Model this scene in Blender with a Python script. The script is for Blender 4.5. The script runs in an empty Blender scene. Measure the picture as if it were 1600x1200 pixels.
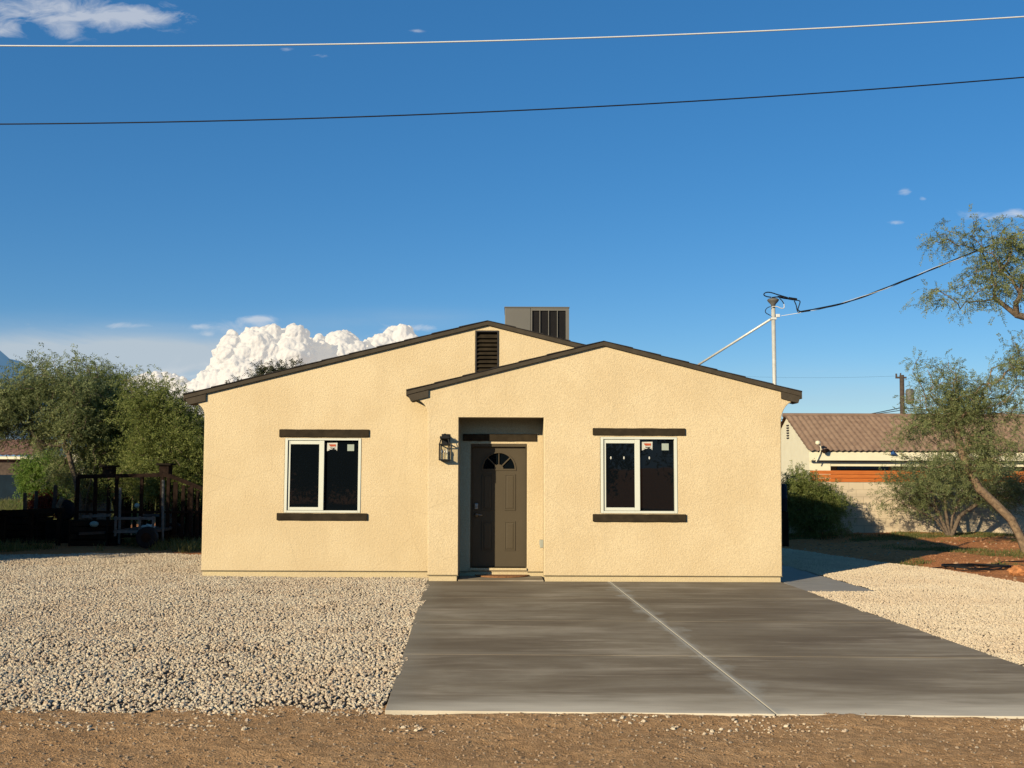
import bpy, bmesh, math, random
import numpy as np
from mathutils import Vector, Matrix, noise as mnoise
from mathutils.geometry import tessellate_polygon
random.seed(5); rng = np.random.default_rng(5)
sc = bpy.context.scene
COL = sc.collection
R = math.radians

# ------------------------------------------------------------------ camera maths
F = 1618.0; PITCH = R(4.63); ROLL = R(0.2); CH = 1.77
_R = Vector((1, 0, 0)); _U = Vector((0, -math.sin(PITCH), math.cos(PITCH))); _F = Vector((0, math.cos(PITCH), math.sin(PITCH)))
CR = _R*math.cos(ROLL) + _U*math.sin(ROLL); CU = _U*math.cos(ROLL) - _R*math.sin(ROLL)
def ray(px, py): return _F + CR*((px-800)/F) + CU*((600-py)/F)
def atY(px, py, Y):
    d = ray(px, py); t = Y/d.y
    return Vector((d.x*t, Y, CH+d.z*t))
def atZ(px, py, Z=0.0):
    d = ray(px, py); t = (Z-CH)/d.z
    return Vector((d.x*t, d.y*t, Z))

# ------------------------------------------------------------------ object helpers
def tag(o, label=None, cat=None, group=None, kind=None):
    if label: o['label'] = label
    if cat: o['category'] = cat
    if group: o['group'] = group
    if kind: o['kind'] = kind
    return o
def empty(name, loc=(0, 0, 0), rz=0, **k):
    o = bpy.data.objects.new(name, None); COL.objects.link(o)
    o.location = loc; o.rotation_euler = (0, 0, rz); o.empty_display_size = .2
    return tag(o, **k)
def link(name, me, m, parent=None, smooth=False, world=True):
    o = bpy.data.objects.new(name, me); COL.objects.link(o)
    if m is not None: me.materials.append(m)
    if smooth: me.polygons.foreach_set('use_smooth', [True]*len(me.polygons))
    if parent is not None:
        o.parent = parent
        if world:
            root = parent
            M = Matrix.Identity(4)
            while root is not None:
                M = root.matrix_basis @ M; root = root.parent
            o.matrix_basis = M.inverted()
    return o
class MB:
    """collects shapes (world coordinates) into one mesh"""
    def __init__(s): s.v = []; s.f = []
    def add(s, v, f):
        n = len(s.v); s.v += [tuple(p) for p in v]; s.f += [tuple(i+n for i in q) for q in f]; return s
    def box(s, a, b):
        (x0, y0, z0), (x1, y1, z1) = a, b
        v = [(x0,y0,z0),(x1,y0,z0),(x1,y1,z0),(x0,y1,z0),(x0,y0,z1),(x1,y0,z1),(x1,y1,z1),(x0,y1,z1)]
        return s.add(v, [(0,3,2,1),(4,5,6,7),(0,1,5,4),(1,2,6,5),(2,3,7,6),(3,0,4,7)])
    def obox(s, p, q, w, h, up=(0, 0, 1)):
        p = Vector(p); q = Vector(q); d = (q-p).normalized(); u = Vector(up)
        r = d.cross(u)
        if r.length < 1e-4: r = d.cross(Vector((0, 1, 0)))
        r.normalize(); u = r.cross(d).normalized(); r *= w/2; u *= h/2
        v = [p-r-u, p+r-u, p+r+u, p-r+u, q-r-u, q+r-u, q+r+u, q-r+u]
        return s.add(v, [(0,1,2,3),(7,6,5,4),(0,4,5,1),(1,5,6,2),(2,6,7,3),(3,7,4,0)])
    def tube(s, pts, r, n=8, cap=True):
        pts = [Vector(p) for p in pts]; rs = r if isinstance(r, (list, tuple)) else [r]*len(pts)
        base = len(s.v); pr = None
        for i, p in enumerate(pts):
            d = (pts[min(i+1, len(pts)-1)]-pts[max(i-1, 0)]).normalized()
            if pr is None:
                a = Vector((0, 0, 1)) if abs(d.z) < .9 else Vector((1, 0, 0)); pr = d.cross(a).normalized()
            else: pr = (pr-d*pr.dot(d)).normalized()
            u = d.cross(pr)
            for k in range(n):
                t = 2*math.pi*k/n; s.v.append(tuple(p+(pr*math.cos(t)+u*math.sin(t))*rs[i]))
        for i in range(len(pts)-1):
            for k in range(n):
                a = base+i*n+k; b = base+i*n+(k+1) % n
                s.f.append((a, b, b+n, a+n))
        if cap:
            s.f.append(tuple(base+k for k in range(n))[::-1]); e = base+(len(pts)-1)*n; s.f.append(tuple(e+k for k in range(n)))
        return s
    def lathe(s, c, prof, n=20):
        base = len(s.v); c = Vector(c)
        for r, z in prof:
            for k in range(n):
                t = 2*math.pi*k/n; s.v.append((c.x+r*math.cos(t), c.y+r*math.sin(t), c.z+z))
        for i in range(len(prof)-1):
            for k in range(n):
                a = base+i*n+k; b = base+i*n+(k+1) % n
                s.f.append((a, b, b+n, a+n))
        s.f.append(tuple(base+k for k in range(n))[::-1]); e = base+(len(prof)-1)*n; s.f.append(tuple(e+k for k in range(n)))
        return s
    def prism(s, loops, y0, y1):
        """XZ loops (outer first, then holes) extruded along Y"""
        vl = [[Vector((x, 0, z)) for x, z in L] for L in loops]
        flat = [(p.x, p.z) for L in vl for p in L]
        tris = tessellate_polygon(vl)
        n = len(flat); base = len(s.v)
        s.v += [(x, y0, z) for x, z in flat]+[(x, y1, z) for x, z in flat]
        for a, b, c in tris:
            A, B, C = flat[a], flat[b], flat[c]
            cr = (B[0]-A[0])*(C[1]-A[1])-(B[1]-A[1])*(C[0]-A[0])
            if cr < 0: b, c = c, b
            s.f.append((base+a, base+b, base+c)); s.f.append((base+n+a, base+n+c, base+n+b))
        o = 0
        for L in vl:
            m = len(L)
            ar = sum(L[i].x*L[(i+1) % m].z-L[(i+1) % m].x*L[i].z for i in range(m))
            hole = L is not vl[0]
            for i in range(m):
                a = base+o+i; b = base+o+(i+1) % m
                q = (a, a+n, b+n, b)
                if (ar < 0) != hole: q = q[::-1]
                s.f.append(q)
            o += m
        return s
    def build(s, name, m, parent=None, bevel=0, smooth=False, seg=2):
        me = bpy.data.meshes.new(name); me.from_pydata(s.v, [], s.f); me.update()
        o = link(name, me, m, parent, smooth)
        if bevel:
            md = o.modifiers.new('bevel', 'BEVEL'); md.width = bevel; md.segments = seg; md.limit_method = 'ANGLE'; md.angle_limit = R(35)
        return o
def np_mesh(name, verts, quads, m, parent=None, smooth=False, n=4):
    me = bpy.data.meshes.new(name)
    me.vertices.add(len(verts)); me.vertices.foreach_set('co', np.asarray(verts, dtype=np.float32).ravel())
    k = len(quads); me.loops.add(k*n); me.loops.foreach_set('vertex_index', np.asarray(quads, dtype=np.int32).ravel())
    me.polygons.add(k); me.polygons.foreach_set('loop_start', np.arange(0, k*n, n, dtype=np.int32))
    me.update(calc_edges=True); me.validate()
    return link(name, me, m, parent, smooth)

# ------------------------------------------------------------------ materials
class NT:
    def __init__(s, name):
        s.m = bpy.data.materials.new(name); s.m.use_nodes = True; s.t = s.m.node_tree; s.n = s.t.nodes; s.l = s.t.links
        s.b = s.n['Principled BSDF']; s.out = s.n['Material Output']
    def new(s, t, **k):
        x = s.n.new(t)
        for a, b in k.items(): setattr(x, a, b)
        return x
    def pos(s, scale=(1, 1, 1)):
        g = s.new('ShaderNodeNewGeometry'); mp = s.new('ShaderNodeMapping'); mp.inputs['Scale'].default_value = scale
        s.l.new(g.outputs['Position'], mp.inputs['Vector']); return mp.outputs['Vector']
    def noise(s, scale, detail=4, rough=.55, vec=None, dist=0):
        x = s.new('ShaderNodeTexNoise'); x.inputs['Scale'].default_value = scale; x.inputs['Detail'].default_value = detail
        x.inputs['Roughness'].default_value = rough; x.inputs['Distortion'].default_value = dist
        s.l.new(vec if vec is not None else s.pos(), x.inputs['Vector']); return x.outputs['Fac']
    def ramp(s, fac, stops):
        x = s.new('ShaderNodeValToRGB'); e = x.color_ramp.elements
        while len(e) < len(stops): e.new(.5)
        for i, (p, c) in enumerate(stops):
            e[i].position = p
            e[i].color = (c, c, c, 1) if isinstance(c, (int, float)) else (*c, 1)
        s.l.new(fac, x.inputs['Fac']); return x.outputs['Color']
    def mix(s, fac, a, b, mode='MIX'):
        x = s.new('ShaderNodeMix', data_type='RGBA', blend_type=mode)
        for sock, val in ((x.inputs[0], fac), (x.inputs[6], a), (x.inputs[7], b)):
            if isinstance(val, (int, float)): sock.default_value = val
            elif isinstance(val, tuple): sock.default_value = (*val, 1)
            else: s.l.new(val, sock)
        return x.outputs[2]
    def math(s, op, a, b=None, c=None):
        x = s.new('ShaderNodeMath', operation=op)
        for i, v in enumerate((a, b, c)):
            if v is None: continue
            if isinstance(v, (int, float)): x.inputs[i].default_value = v
            else: s.l.new(v, x.inputs[i])
        return x.outputs[0]
    def bump(s, h, strength=.3, dist=.02, nrm=None):
        x = s.new('ShaderNodeBump'); x.inputs['Strength'].default_value = strength; x.inputs['Distance'].default_value = dist
        s.l.new(h, x.inputs['Height'])
        if nrm is not None: s.l.new(nrm, x.inputs['Normal'])
        s.l.new(x.outputs['Normal'], s.b.inputs['Normal']); return x.outputs['Normal']
    def col(s, c):
        if isinstance(c, tuple): s.b.inputs['Base Color'].default_value = (*c, 1)
        else: s.l.new(c, s.b.inputs['Base Color'])
    def rough(s, r): s.b.inputs['Roughness'].default_value = r
def simple(name, c, rough=.6, metal=0, var=.25, scale=8, bump=0, bscale=60, spec=None):
    t = NT(name); n = t.noise(scale, 5)
    lo = tuple(x*(1-var) for x in c); hi = tuple(min(1, x*(1+var)) for x in c)
    t.col(t.ramp(n, [(.3, lo), (.7, hi)])); t.rough(rough); t.b.inputs['Metallic'].default_value = metal
    if spec is not None: t.b.inputs['Specular IOR Level'].default_value = spec
    if bump: t.bump(t.noise(bscale, 3), bump, .01)
    return t.m
def stucco(name, c, c2, strength=.42):
    t = NT(name)
    big = t.noise(1.1, 4, .6); fine = t.noise(48, 6, .75); v = t.new('ShaderNodeTexVoronoi', feature='SMOOTH_F1'); v.inputs['Scale'].default_value = 48
    v.inputs['Randomness'].default_value = 1; t.l.new(t.pos(), v.inputs['Vector'])
    base = t.mix(t.ramp(big, [(.40, 0), (.60, 1)]), c, c2)
    base = t.mix(t.ramp(fine, [(.38, .6), (.56, 0)]), base, tuple(x*.66 for x in c), 'MIX')
    st_ = t.noise(1.0, 5, .6, t.pos((5, 5, .45))); base = t.mix(t.ramp(st_, [(.50, 0), (.72, .22)]), base, tuple(x*.72 for x in c))
    vc = t.new('ShaderNodeTexVoronoi', feature='DISTANCE_TO_EDGE'); vc.inputs['Scale'].default_value = .55; t.l.new(t.pos(), vc.inputs['Vector'])
    # weather staining towards the bottom of the wall
    sp = t.new('ShaderNodeSeparateXYZ'); g = t.new('ShaderNodeNewGeometry'); t.l.new(g.outputs['Position'], sp.inputs[0])
    low = t.math('MULTIPLY', t.ramp(t.math('ADD', sp.outputs['Z'], t.math('MULTIPLY', t.noise(3, 4), .35)), [(.15, 1), (.6, 0)]), .35)
    base = t.mix(low, base, tuple(x*.86 for x in c2))
    base = t.mix(t.ramp(vc.outputs['Distance'], [(0, .30), (.0035, 0)]), base, tuple(x*.55 for x in c)) if name == 'stucco' else base
    t.col(base); t.rough(.92); t.b.inputs['Specular IOR Level'].default_value = .15
    n1 = t.bump(v.outputs['Distance'], strength*.5, .012)
    h = t.math('ADD', fine, t.math('MULTIPLY', t.noise(24, 4, .6), .7))
    n2 = t.bump(h, strength, .02, n1); return t.m

M = {}
M['stucco'] = stucco('stucco', (.88, .695, .42), (.81, .625, .365))
M['stem'] = stucco('stem_stucco', (.82, .66, .37), (.76, .60, .36), .3)
M['screed'] = simple('screed_metal', (.22, .17, .09), .6)
M['trim'] = simple('trim_brown', (.040, .030, .018), .85, bump=.35, bscale=70, var=.3, spec=.12)
M['fascia'] = simple('fascia_brown', (.074, .060, .042), .8, bump=.15, bscale=40, var=.15, spec=.15)
M['shingle'] = simple('shingle', (.022, .019, .018), .95, bump=.4, bscale=120, var=.4)
M['vinyl'] = simple('white_vinyl', (.80, .80, .66), .35, var=.03, scale=3)
M['gasket'] = simple('grey_gasket', (.12, .12, .11), .6)
M['door'] = simple('door_paint', (.100, .080, .052), .6, var=.05, scale=2, bump=.04, bscale=300, spec=.08)
M['black_metal'] = simple('black_metal', (.012, .011, .010), .45, metal=.3, var=.2)
M['nickel'] = simple('satin_nickel', (.5, .47, .42), .3, metal=1, var=.05)
M['galv'] = simple('galvanised_steel', (.70, .68, .60), .45, metal=.25, var=.1, scale=14)
M['sheet_metal'] = simple('ac_sheet_metal', (.16, .15, .125), .5, metal=0, var=.05, scale=2)
M['louver_dark'] = simple('dark_louver', (.018, .014, .012), .6)
M['rubber'] = simple('black_rubber', (.012, .013, .015), .6, spec=.2)
M['white_wire'] = simple('pale_wire', (.75, .75, .72), .4, var=.05)
M['white_paint'] = simple('cream_paint', (.88, .80, .56), .6, var=.05, scale=2)
M['coir'] = simple('coir', (.34, .155, .06), .95, var=.35, scale=40, bump=.6, bscale=150)
M['outlet'] = simple('outlet_plastic', (.45, .45, .36), .4, var=.05)
M['paper'] = simple('paper_label', (.68, .66, .56), .7, var=.06)
M['paper_grey'] = simple('grey_label', (.42, .47, .38), .7, var=.05)
M['print_red'] = simple('red_print', (.5, .09, .03), .7, var=.2)
M['print_black'] = simple('black_print', (.03, .03, .03), .7)
M['rust'] = simple('rusty_steel', (.022, .013, .009), .85, var=.5, scale=10, bump=.3, bscale=80, spec=.1)
M['old_wood'] = simple('weathered_wood', (.075, .055, .04), .9, var=.4, scale=6, bump=.4, bscale=50)
M['dark_wood'] = simple('dark_wood', (.02, .016, .012), .9, var=.4, scale=6, bump=.4, bscale=50, spec=.05)
M['pale_metal'] = simple('dull_aluminium', (.14, .135, .12), .7, metal=.1, var=.4)
M['blue_paint'] = simple('faded_blue', (.010, .022, .034), .6, var=.2, scale=2, spec=.05)
M['red_paint'] = simple('faded_red', (.20, .02, .015), .5, var=.4, scale=5)
M['white_tarp'] = simple('white_tarp', (.75, .72, .62), .8, var=.1, scale=3, bump=.6, bscale=6)
M['plastic_blue'] = simple('blue_plastic', (.03, .09, .25), .45, var=.15)
M['bark'] = simple('bark', (.15, .11, .075), .95, var=.5, scale=18, bump=.8, bscale=45)
M['bark_pale'] = simple('pale_bark', (.24, .165, .10), .95, var=.5, scale=14, bump=.8, bscale=40)

def orange_boards():
    t = NT('orange_stain'); n = t.noise(3, 5, .6, t.pos((1, 1, 14)))
    t.col(t.ramp(n, [(.3, (.50, .12, .018)), (.7, (.68, .20, .035))])); t.rough(.6); t.bump(n, .2, .01); return t.m
M['orange_wood'] = orange_boards()
def glass_dark():
    t = NT('window_glass'); t.col((.004, .006, .008)); t.rough(.015)
    t.b.inputs['Specular IOR Level'].default_value = .45
    t.bump(t.noise(1.6, 2), .05, .01); return t.m
M['glass'] = glass_dark()
def glass_clear():
    t = NT('lantern_glass'); tr = t.new('ShaderNodeBsdfTransparent'); tr.inputs[0].default_value = (.93, .93, .9, 1)
    gl = t.new('ShaderNodeBsdfGlossy'); gl.inputs['Roughness'].default_value = .03; mx = t.new('ShaderNodeMixShader'); mx.inputs[0].default_value = .1
    t.l.new(tr.outputs[0], mx.inputs[1]); t.l.new(gl.outputs[0], mx.inputs[2]); t.l.new(mx.outputs[0], t.out.inputs['Surface']); return t.m
M['glass_clear'] = glass_clear()
def bulb():
    t = NT('bulb_glass'); t.col((.85, .80, .70)); t.rough(.1); return t.m
M['bulb'] = bulb()

def concrete():
    t = NT('driveway_concrete')
    st = t.noise(1.0, 6, .62, t.pos((.42, 1.35, 1)), .9); st2 = t.noise(1.0, 6, .65, t.pos((.55, 4.2, 1)), .9); blot = t.noise(.55, 5, .6)
    base = t.ramp(st, [(.30, (.25, .195, .13)), (.50, (.35, .285, .195)), (.70, (.52, .44, .32))])
    base = t.mix(t.ramp(st2, [(.52, 0), (.66, .75)]), base, (.58, .48, .35))
    base = t.mix(t.ramp(blot, [(.40, .45), (.62, 0)]), base, (.17, .13, .085))
    g = t.new('ShaderNodeNewGeometry'); sp = t.new('ShaderNodeSeparateXYZ'); t.l.new(g.outputs['Position'], sp.inputs[0])
    X, Y = sp.outputs['X'], sp.outputs['Y']; nz = t.noise(2.2, 5, .6)
    nzb = t.noise(1.1, 4, .6, t.pos((.5, 2, 1)))
    # efflorescence along the street edge and beside the long joint
    e1 = t.math('ADD', Y, t.math('MULTIPLY', nzb, -1.3)); m1 = t.ramp(e1, [(0, 0), (1, 0)])
    r1 = t.new('ShaderNodeMapRange'); r1.inputs['From Min'].default_value = 7.02; r1.inputs['From Max'].default_value = 7.75
    r1.inputs['To Min'].default_value = .9; r1.inputs['To Max'].default_value = 0; t.l.new(e1, r1.inputs['Value'])
    base = t.mix(r1.outputs[0], base, (.88, .78, .60))
    jx = t.math('SUBTRACT', X, t.math('MULTIPLY_ADD', Y, -.0445, 2.262))
    ja = t.math('ABSOLUTE', jx); jr = t.new('ShaderNodeMapRange'); jr.inputs['From Min'].default_value = .02; jr.inputs['From Max'].default_value = .20
    jr.inputs['To Min'].default_value = .75; jr.inputs['To Max'].default_value = 0; t.l.new(t.math('ADD', ja, t.math('MULTIPLY', t.math('SUBTRACT', nz, .42), 1.0)), jr.inputs['Value'])
    base = t.mix(jr.outputs[0], base, (.52, .48, .39))
    jl = t.new('ShaderNodeMapRange'); jl.inputs['From Min'].default_value = .012; jl.inputs['From Max'].default_value = .05; jl.inputs['To Min'].default_value = .85; jl.inputs['To Max'].default_value = 0; t.l.new(ja, jl.inputs['Value'])
    base = t.mix(jl.outputs[0], base, (.62, .57, .46))
    sx = t.math('ADD', X, t.math('MULTIPLY', Y, .0445))
    lr = t.new('ShaderNodeMapRange'); lr.inputs['From Min'].default_value = -.60; lr.inputs['From Max'].default_value = -.30
    lr.inputs['To Min'].default_value = .45; lr.inputs['To Max'].default_value = 0; t.l.new(t.math('ADD', sx, t.math('MULTIPLY', t.math('SUBTRACT', nz, .5), .5)), lr.inputs['Value'])
    base = t.mix(lr.outputs[0], base, (.40, .36, .28))
    sp_ = t.ramp(t.noise(26, 2, .5), [(.75, 0), (.80, .6)])
    base = t.mix(sp_, base, (.5, .46, .38))
    t.col(base); t.rough(.8); t.b.inputs['Specular IOR Level'].default_value = .12
    h = t.math('ADD', t.noise(1, 4, .6, t.pos((2, 60, 1))), t.noise(60, 4))
    t.bump(h, .16, .01); return t.m
M['concrete'] = concrete()
def walk_concrete():
    t = NT('walkway_concrete'); n = t.noise(2.5, 6, .6, t.pos((1, 3, 1)))
    t.col(t.ramp(n, [(.3, (.33, .30, .25)), (.7, (.44, .40, .335))])); t.rough(.8); t.bump(t.noise(50, 4), .15, .01); return t.m
M['walk'] = walk_concrete()
def dirt(name, a, b, c, bs=.6):
    t = NT(name); n = t.noise(.7, 7, .65); n2 = t.noise(14, 6, .7); n3 = t.noise(70, 3, .6)
    base = t.mix(t.ramp(n, [(.35, 0), (.65, 1)]), a, b)
    base = t.mix(t.ramp(n2, [(.42, .7), (.6, 0)]), base, c)
    base = t.mix(t.ramp(n3, [(.64, 0), (.74, .5)]), base, tuple(min(1, x*1.9) for x in b))
    t.col(base); t.rough(.97); t.b.inputs['Specular IOR Level'].default_value = .1
    h = t.math('ADD', t.math('MULTIPLY', n2, 1.6), n3); t.bump(h, bs, .05); return t.m
M['road_dirt'] = dirt('road_dirt', (.84, .52, .26), (.70, .41, .195), (.44, .25, .115), .7)
M['yard_dirt'] = dirt('yard_dirt', (.86, .38, .15), (.72, .29, .11), (.42, .17, .07), .6)
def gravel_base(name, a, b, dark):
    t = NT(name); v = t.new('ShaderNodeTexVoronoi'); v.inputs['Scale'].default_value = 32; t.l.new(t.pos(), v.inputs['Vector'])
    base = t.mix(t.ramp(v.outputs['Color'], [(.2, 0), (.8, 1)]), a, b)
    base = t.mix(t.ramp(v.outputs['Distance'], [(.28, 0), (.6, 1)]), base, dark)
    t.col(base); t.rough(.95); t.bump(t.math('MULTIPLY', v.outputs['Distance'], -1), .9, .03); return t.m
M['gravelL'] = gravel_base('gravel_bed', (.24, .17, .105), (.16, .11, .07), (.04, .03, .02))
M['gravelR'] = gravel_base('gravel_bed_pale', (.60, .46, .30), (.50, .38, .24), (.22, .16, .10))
def stone_mat(name, stops):
    t = NT(name); o = t.new('ShaderNodeObjectInfo'); n = t.noise(25, 3)
    base = t.ramp(o.outputs['Random'], stops); base = t.mix(.25, base, t.ramp(n, [(.3, .25), (.7, 1)]), 'MULTIPLY'); base = t.mix(t.ramp(t.noise(.8, 5, .65), [(.40, .28), (.56, 0)]), base, (.58, .40, .25))
    t.col(base); t.rough(.9); t.b.inputs['Specular IOR Level'].default_value = .2; return t.m
M['stoneL'] = stone_mat('gravel_stone', [(0, (.74, .60, .42)), (.35, (.86, .74, .54)), (.6, (.68, .51, .35)), (.8, (.90, .80, .60)), (.92, (.50, .36, .25)), (1, (.64, .54, .42))])
M['stoneR'] = stone_mat('gravel_stone_cream', [(0, (.80, .64, .43)), (.5, (.90, .75, .53)), (.85, (.84, .68, .47)), (1, (.7, .54, .38))])
M['pebble'] = stone_mat('road_pebble', [(0, (.28, .18, .10)), (.45, (.42, .28, .165)), (.8, (.50, .37, .24)), (.93, (.34, .27, .2)), (1, (.62, .52, .38))])
def leafmat(name, a, b, c, tr=.3):
    t = NT(name); g = t.new('ShaderNodeNewGeometry'); n = t.noise(.9, 3)
    base = t.ramp(g.outputs['Random Per Island'], [(0, a), (.5, b), (1, c)])
    base = t.mix(t.ramp(n, [(.35, .45), (.65, 0)]), base, tuple(x*.6 for x in a))
    t.col(base); t.rough(.65); t.b.inputs['Specular IOR Level'].default_value = .25
    tb = t.new('ShaderNodeBsdfTranslucent'); t.l.new(base, tb.inputs[0]); mx = t.new('ShaderNodeMixShader'); mx.inputs[0].default_value = tr
    t.l.new(t.b.outputs[0], mx.inputs[1]); t.l.new(tb.outputs[0], mx.inputs[2]); t.l.new(mx.outputs[0], t.out.inputs['Surface']); return t.m
M['leaf'] = leafmat('mesquite_leaf', (.17, .215, .05), (.27, .315, .085), (.42, .43, .15), .42)
M['leaf_grey'] = leafmat('grey_green_leaf', (.18, .225, .085), (.29, .335, .135), (.46, .47, .21), .42)
M['leaf_bright'] = leafmat('bright_leaf', (.11, .19, .03), (.19, .31, .055), (.32, .41, .09), .42)
M['leaf_dark'] = leafmat('dark_leaf', (.04, .05, .02), (.06, .07, .03), (.09, .10, .04))
M['grassblade'] = leafmat('grass_blade', (.12, .15, .035), (.19, .20, .06), (.34, .28, .12))
def blockmat():
    t = NT('concrete_block'); b = t.new('ShaderNodeTexBrick'); b.inputs['Scale'].default_value = 1; b.inputs['Brick Width'].default_value = .4; b.inputs['Row Height'].default_value = .2
    b.inputs['Mortar Size'].default_value = .009; b.inputs['Color1'].default_value = (.70, .57, .40, 1); b.inputs['Color2'].default_value = (.63, .51, .35, 1); b.inputs['Mortar'].default_value = (.48, .38, .26, 1)
    g = t.new('ShaderNodeNewGeometry'); sp = t.new('ShaderNodeSeparateXYZ'); cb = t.new('ShaderNodeCombineXYZ'); t.l.new(g.outputs['Position'], sp.inputs[0])
    t.l.new(sp.outputs['X'], cb.inputs['X']); t.l.new(sp.outputs['Z'], cb.inputs['Y']); t.l.new(cb.outputs[0], b.inputs['Vector'])
    n = t.noise(1.5, 5); base = t.mix(t.ramp(n, [(.35, .45), (.6, 0)]), b.outputs['Color'], (.72, .60, .42))
    t.col(base); t.rough(.95); t.bump(b.outputs['Fac'], -.4, .01); return t.m
M['block'] = blockmat()
def tilemat(name, a, b, sx=.3, sy=.32):
    t = NT(name); g = t.new('ShaderNodeNewGeometry'); sp = t.new('ShaderNodeSeparateXYZ'); t.l.new(g.outputs['Position'], sp.inputs[0])
    n = t.noise(3, 4); t.col(t.ramp(n, [(.3, a), (.7, b)])); t.rough(.85); return t.m
M['tile'] = tilemat('clay_tile', (.205, .130, .088), (.30, .20, .135))
M['tile_dark'] = tilemat('dark_clay_tile', (.13, .07, .055), (.19, .105, .08))
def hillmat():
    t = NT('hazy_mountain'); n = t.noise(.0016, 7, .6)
    t.col(t.ramp(n, [(.35, (.14, .18, .20)), (.65, (.24, .25, .22))])); t.rough(1); t.b.inputs['Specular IOR Level'].default_value = 0; t.bump(n, .35, 120); t.b.inputs['Emission Color'].default_value = (.10, .20, .32, 1); t.b.inputs['Emission Strength'].default_value = .8; return t.m  # distance haze put in as bluish colour and emission
M['hill'] = hillmat()
def cloudmat():
    t = NT('cloud_white'); t.col((.52, .49, .45)); t.rough(1); t.b.inputs['Specular IOR Level'].default_value = 0
    t.bump(t.noise(.05, 7, .6), .22, 6); t.b.inputs['Emission Color'].default_value = (.90, .87, .81, 1); t.b.inputs['Emission Strength'].default_value = .5  # emission stands in for light scattered inside the cloud
    tb = t.new('ShaderNodeBsdfTranslucent'); tb.inputs[0].default_value = (.6, .57, .55, 1); mx = t.new('ShaderNodeMixShader'); mx.inputs[0].default_value = .2
    t.l.new(t.b.outputs[0], mx.inputs[1]); t.l.new(tb.outputs[0], mx.inputs[2]); t.l.new(mx.outputs[0], t.out.inputs['Surface'])
    return t.m
M['cloud'] = cloudmat()

# ------------------------------------------------------------------ noise for meshes
def vnoise(x, y, seed=0):
    x = np.asarray(x, float); y = np.asarray(y, float)
    xi = np.floor(x).astype(np.int64); yi = np.floor(y).astype(np.int64); xf = x-xi; yf = y-yi
    def h(a, b):
        v = (a*374761393+b*668265263+seed*974711) & 0x7fffffff; v = (v ^ (v >> 13))*1274126177 & 0x7fffffff
        return ((v ^ (v >> 16)) & 0xffff)/65535.
    u = xf*xf*(3-2*xf); v = yf*yf*(3-2*yf)
    return (h(xi, yi)*(1-u)+h(xi+1, yi)*u)*(1-v)+(h(xi, yi+1)*(1-u)+h(xi+1, yi+1)*u)*v
def fbm(x, y, o=5, seed=0):
    s = 0; a = .5; f = 1
    for k in range(o): s = s+a*vnoise(x*f, y*f, seed+k); a *= .5; f *= 2.03
    return s
def grid(name, xs, ys, zf, m, keep=None, **k):
    X, Y = np.meshgrid(xs, ys); Z = zf(X, Y); nx = len(xs); ny = len(ys)
    V = np.stack([X.ravel(), Y.ravel(), Z.ravel()], 1)
    i = np.arange((ny-1)*(nx-1)); a = (i//(nx-1))*nx+i % (nx-1); Q = np.stack([a, a+1, a+1+nx, a+nx], 1)
    if keep is not None:
        c = V[Q].mean(1); Q = Q[keep(c[:, 0], c[:, 1])]
        used = np.unique(Q); mp = np.zeros(len(V), int); mp[used] = np.arange(len(used)); V = V[used]; Q = mp[Q]
    o = np_mesh(name, V, Q, m, smooth=True); tag(o, **k); return o

# ------------------------------------------------------------------ setting: ground sheets
GZ = -.06
ax = np.concatenate([-np.geomspace(9000, 15, 22), np.linspace(-14, 14, 113), np.geomspace(15, 9000, 22)])
ay = np.concatenate([-np.geomspace(9000, 6, 18), np.linspace(-5, 34, 157), np.geomspace(35, 9000, 22)])
def gz(X, Y):
    z = GZ+(fbm(X*.9, Y*.9, 4, 3)-.5)*.06
    near = (np.abs(X) < 14) & (Y > 18) & (Y < 34)
    return z+np.where(near & (X > 7), (fbm(X*1.6, Y*1.6, 4, 9)-.5)*.14+.08*np.clip((X-7)/2, 0, 1)*np.clip((Y-18)/3, 0, 1), 0)
grid('ground', ax, ay, gz, M['yard_dirt'], kind='structure')

# dirt road in the foreground
def left_edge(X): return 7.86+(fbm(X*.7, X*0+3, 4, 8)-.5)*.35+(fbm(X*4, X*0+1, 4, 18)-.5)*.34-np.clip(-X-2.6, 0, 5)*.10
def rz_(X, Y):
    return -.022+(fbm(X*1.2, Y*2.2, 4, 21)-.5)*.045+(fbm(X*9, Y*9, 3, 5)-.5)*.018-.06*np.clip((Y-left_edge(X)-.12)/.12, 0, 1)*(X < -.95)+.011*np.clip((Y-7.25)/.3, 0, 1)*(X > -.95)-.05*np.clip((Y-7.72)/.06, 0, 1)*(X > -.85)
grid('road', np.arange(-9, 10, .03), np.concatenate([np.linspace(-4, 5.5, 40), np.arange(5.53, 8.35, .025)]), rz_, M['road_dirt'], kind='structure')

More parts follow.
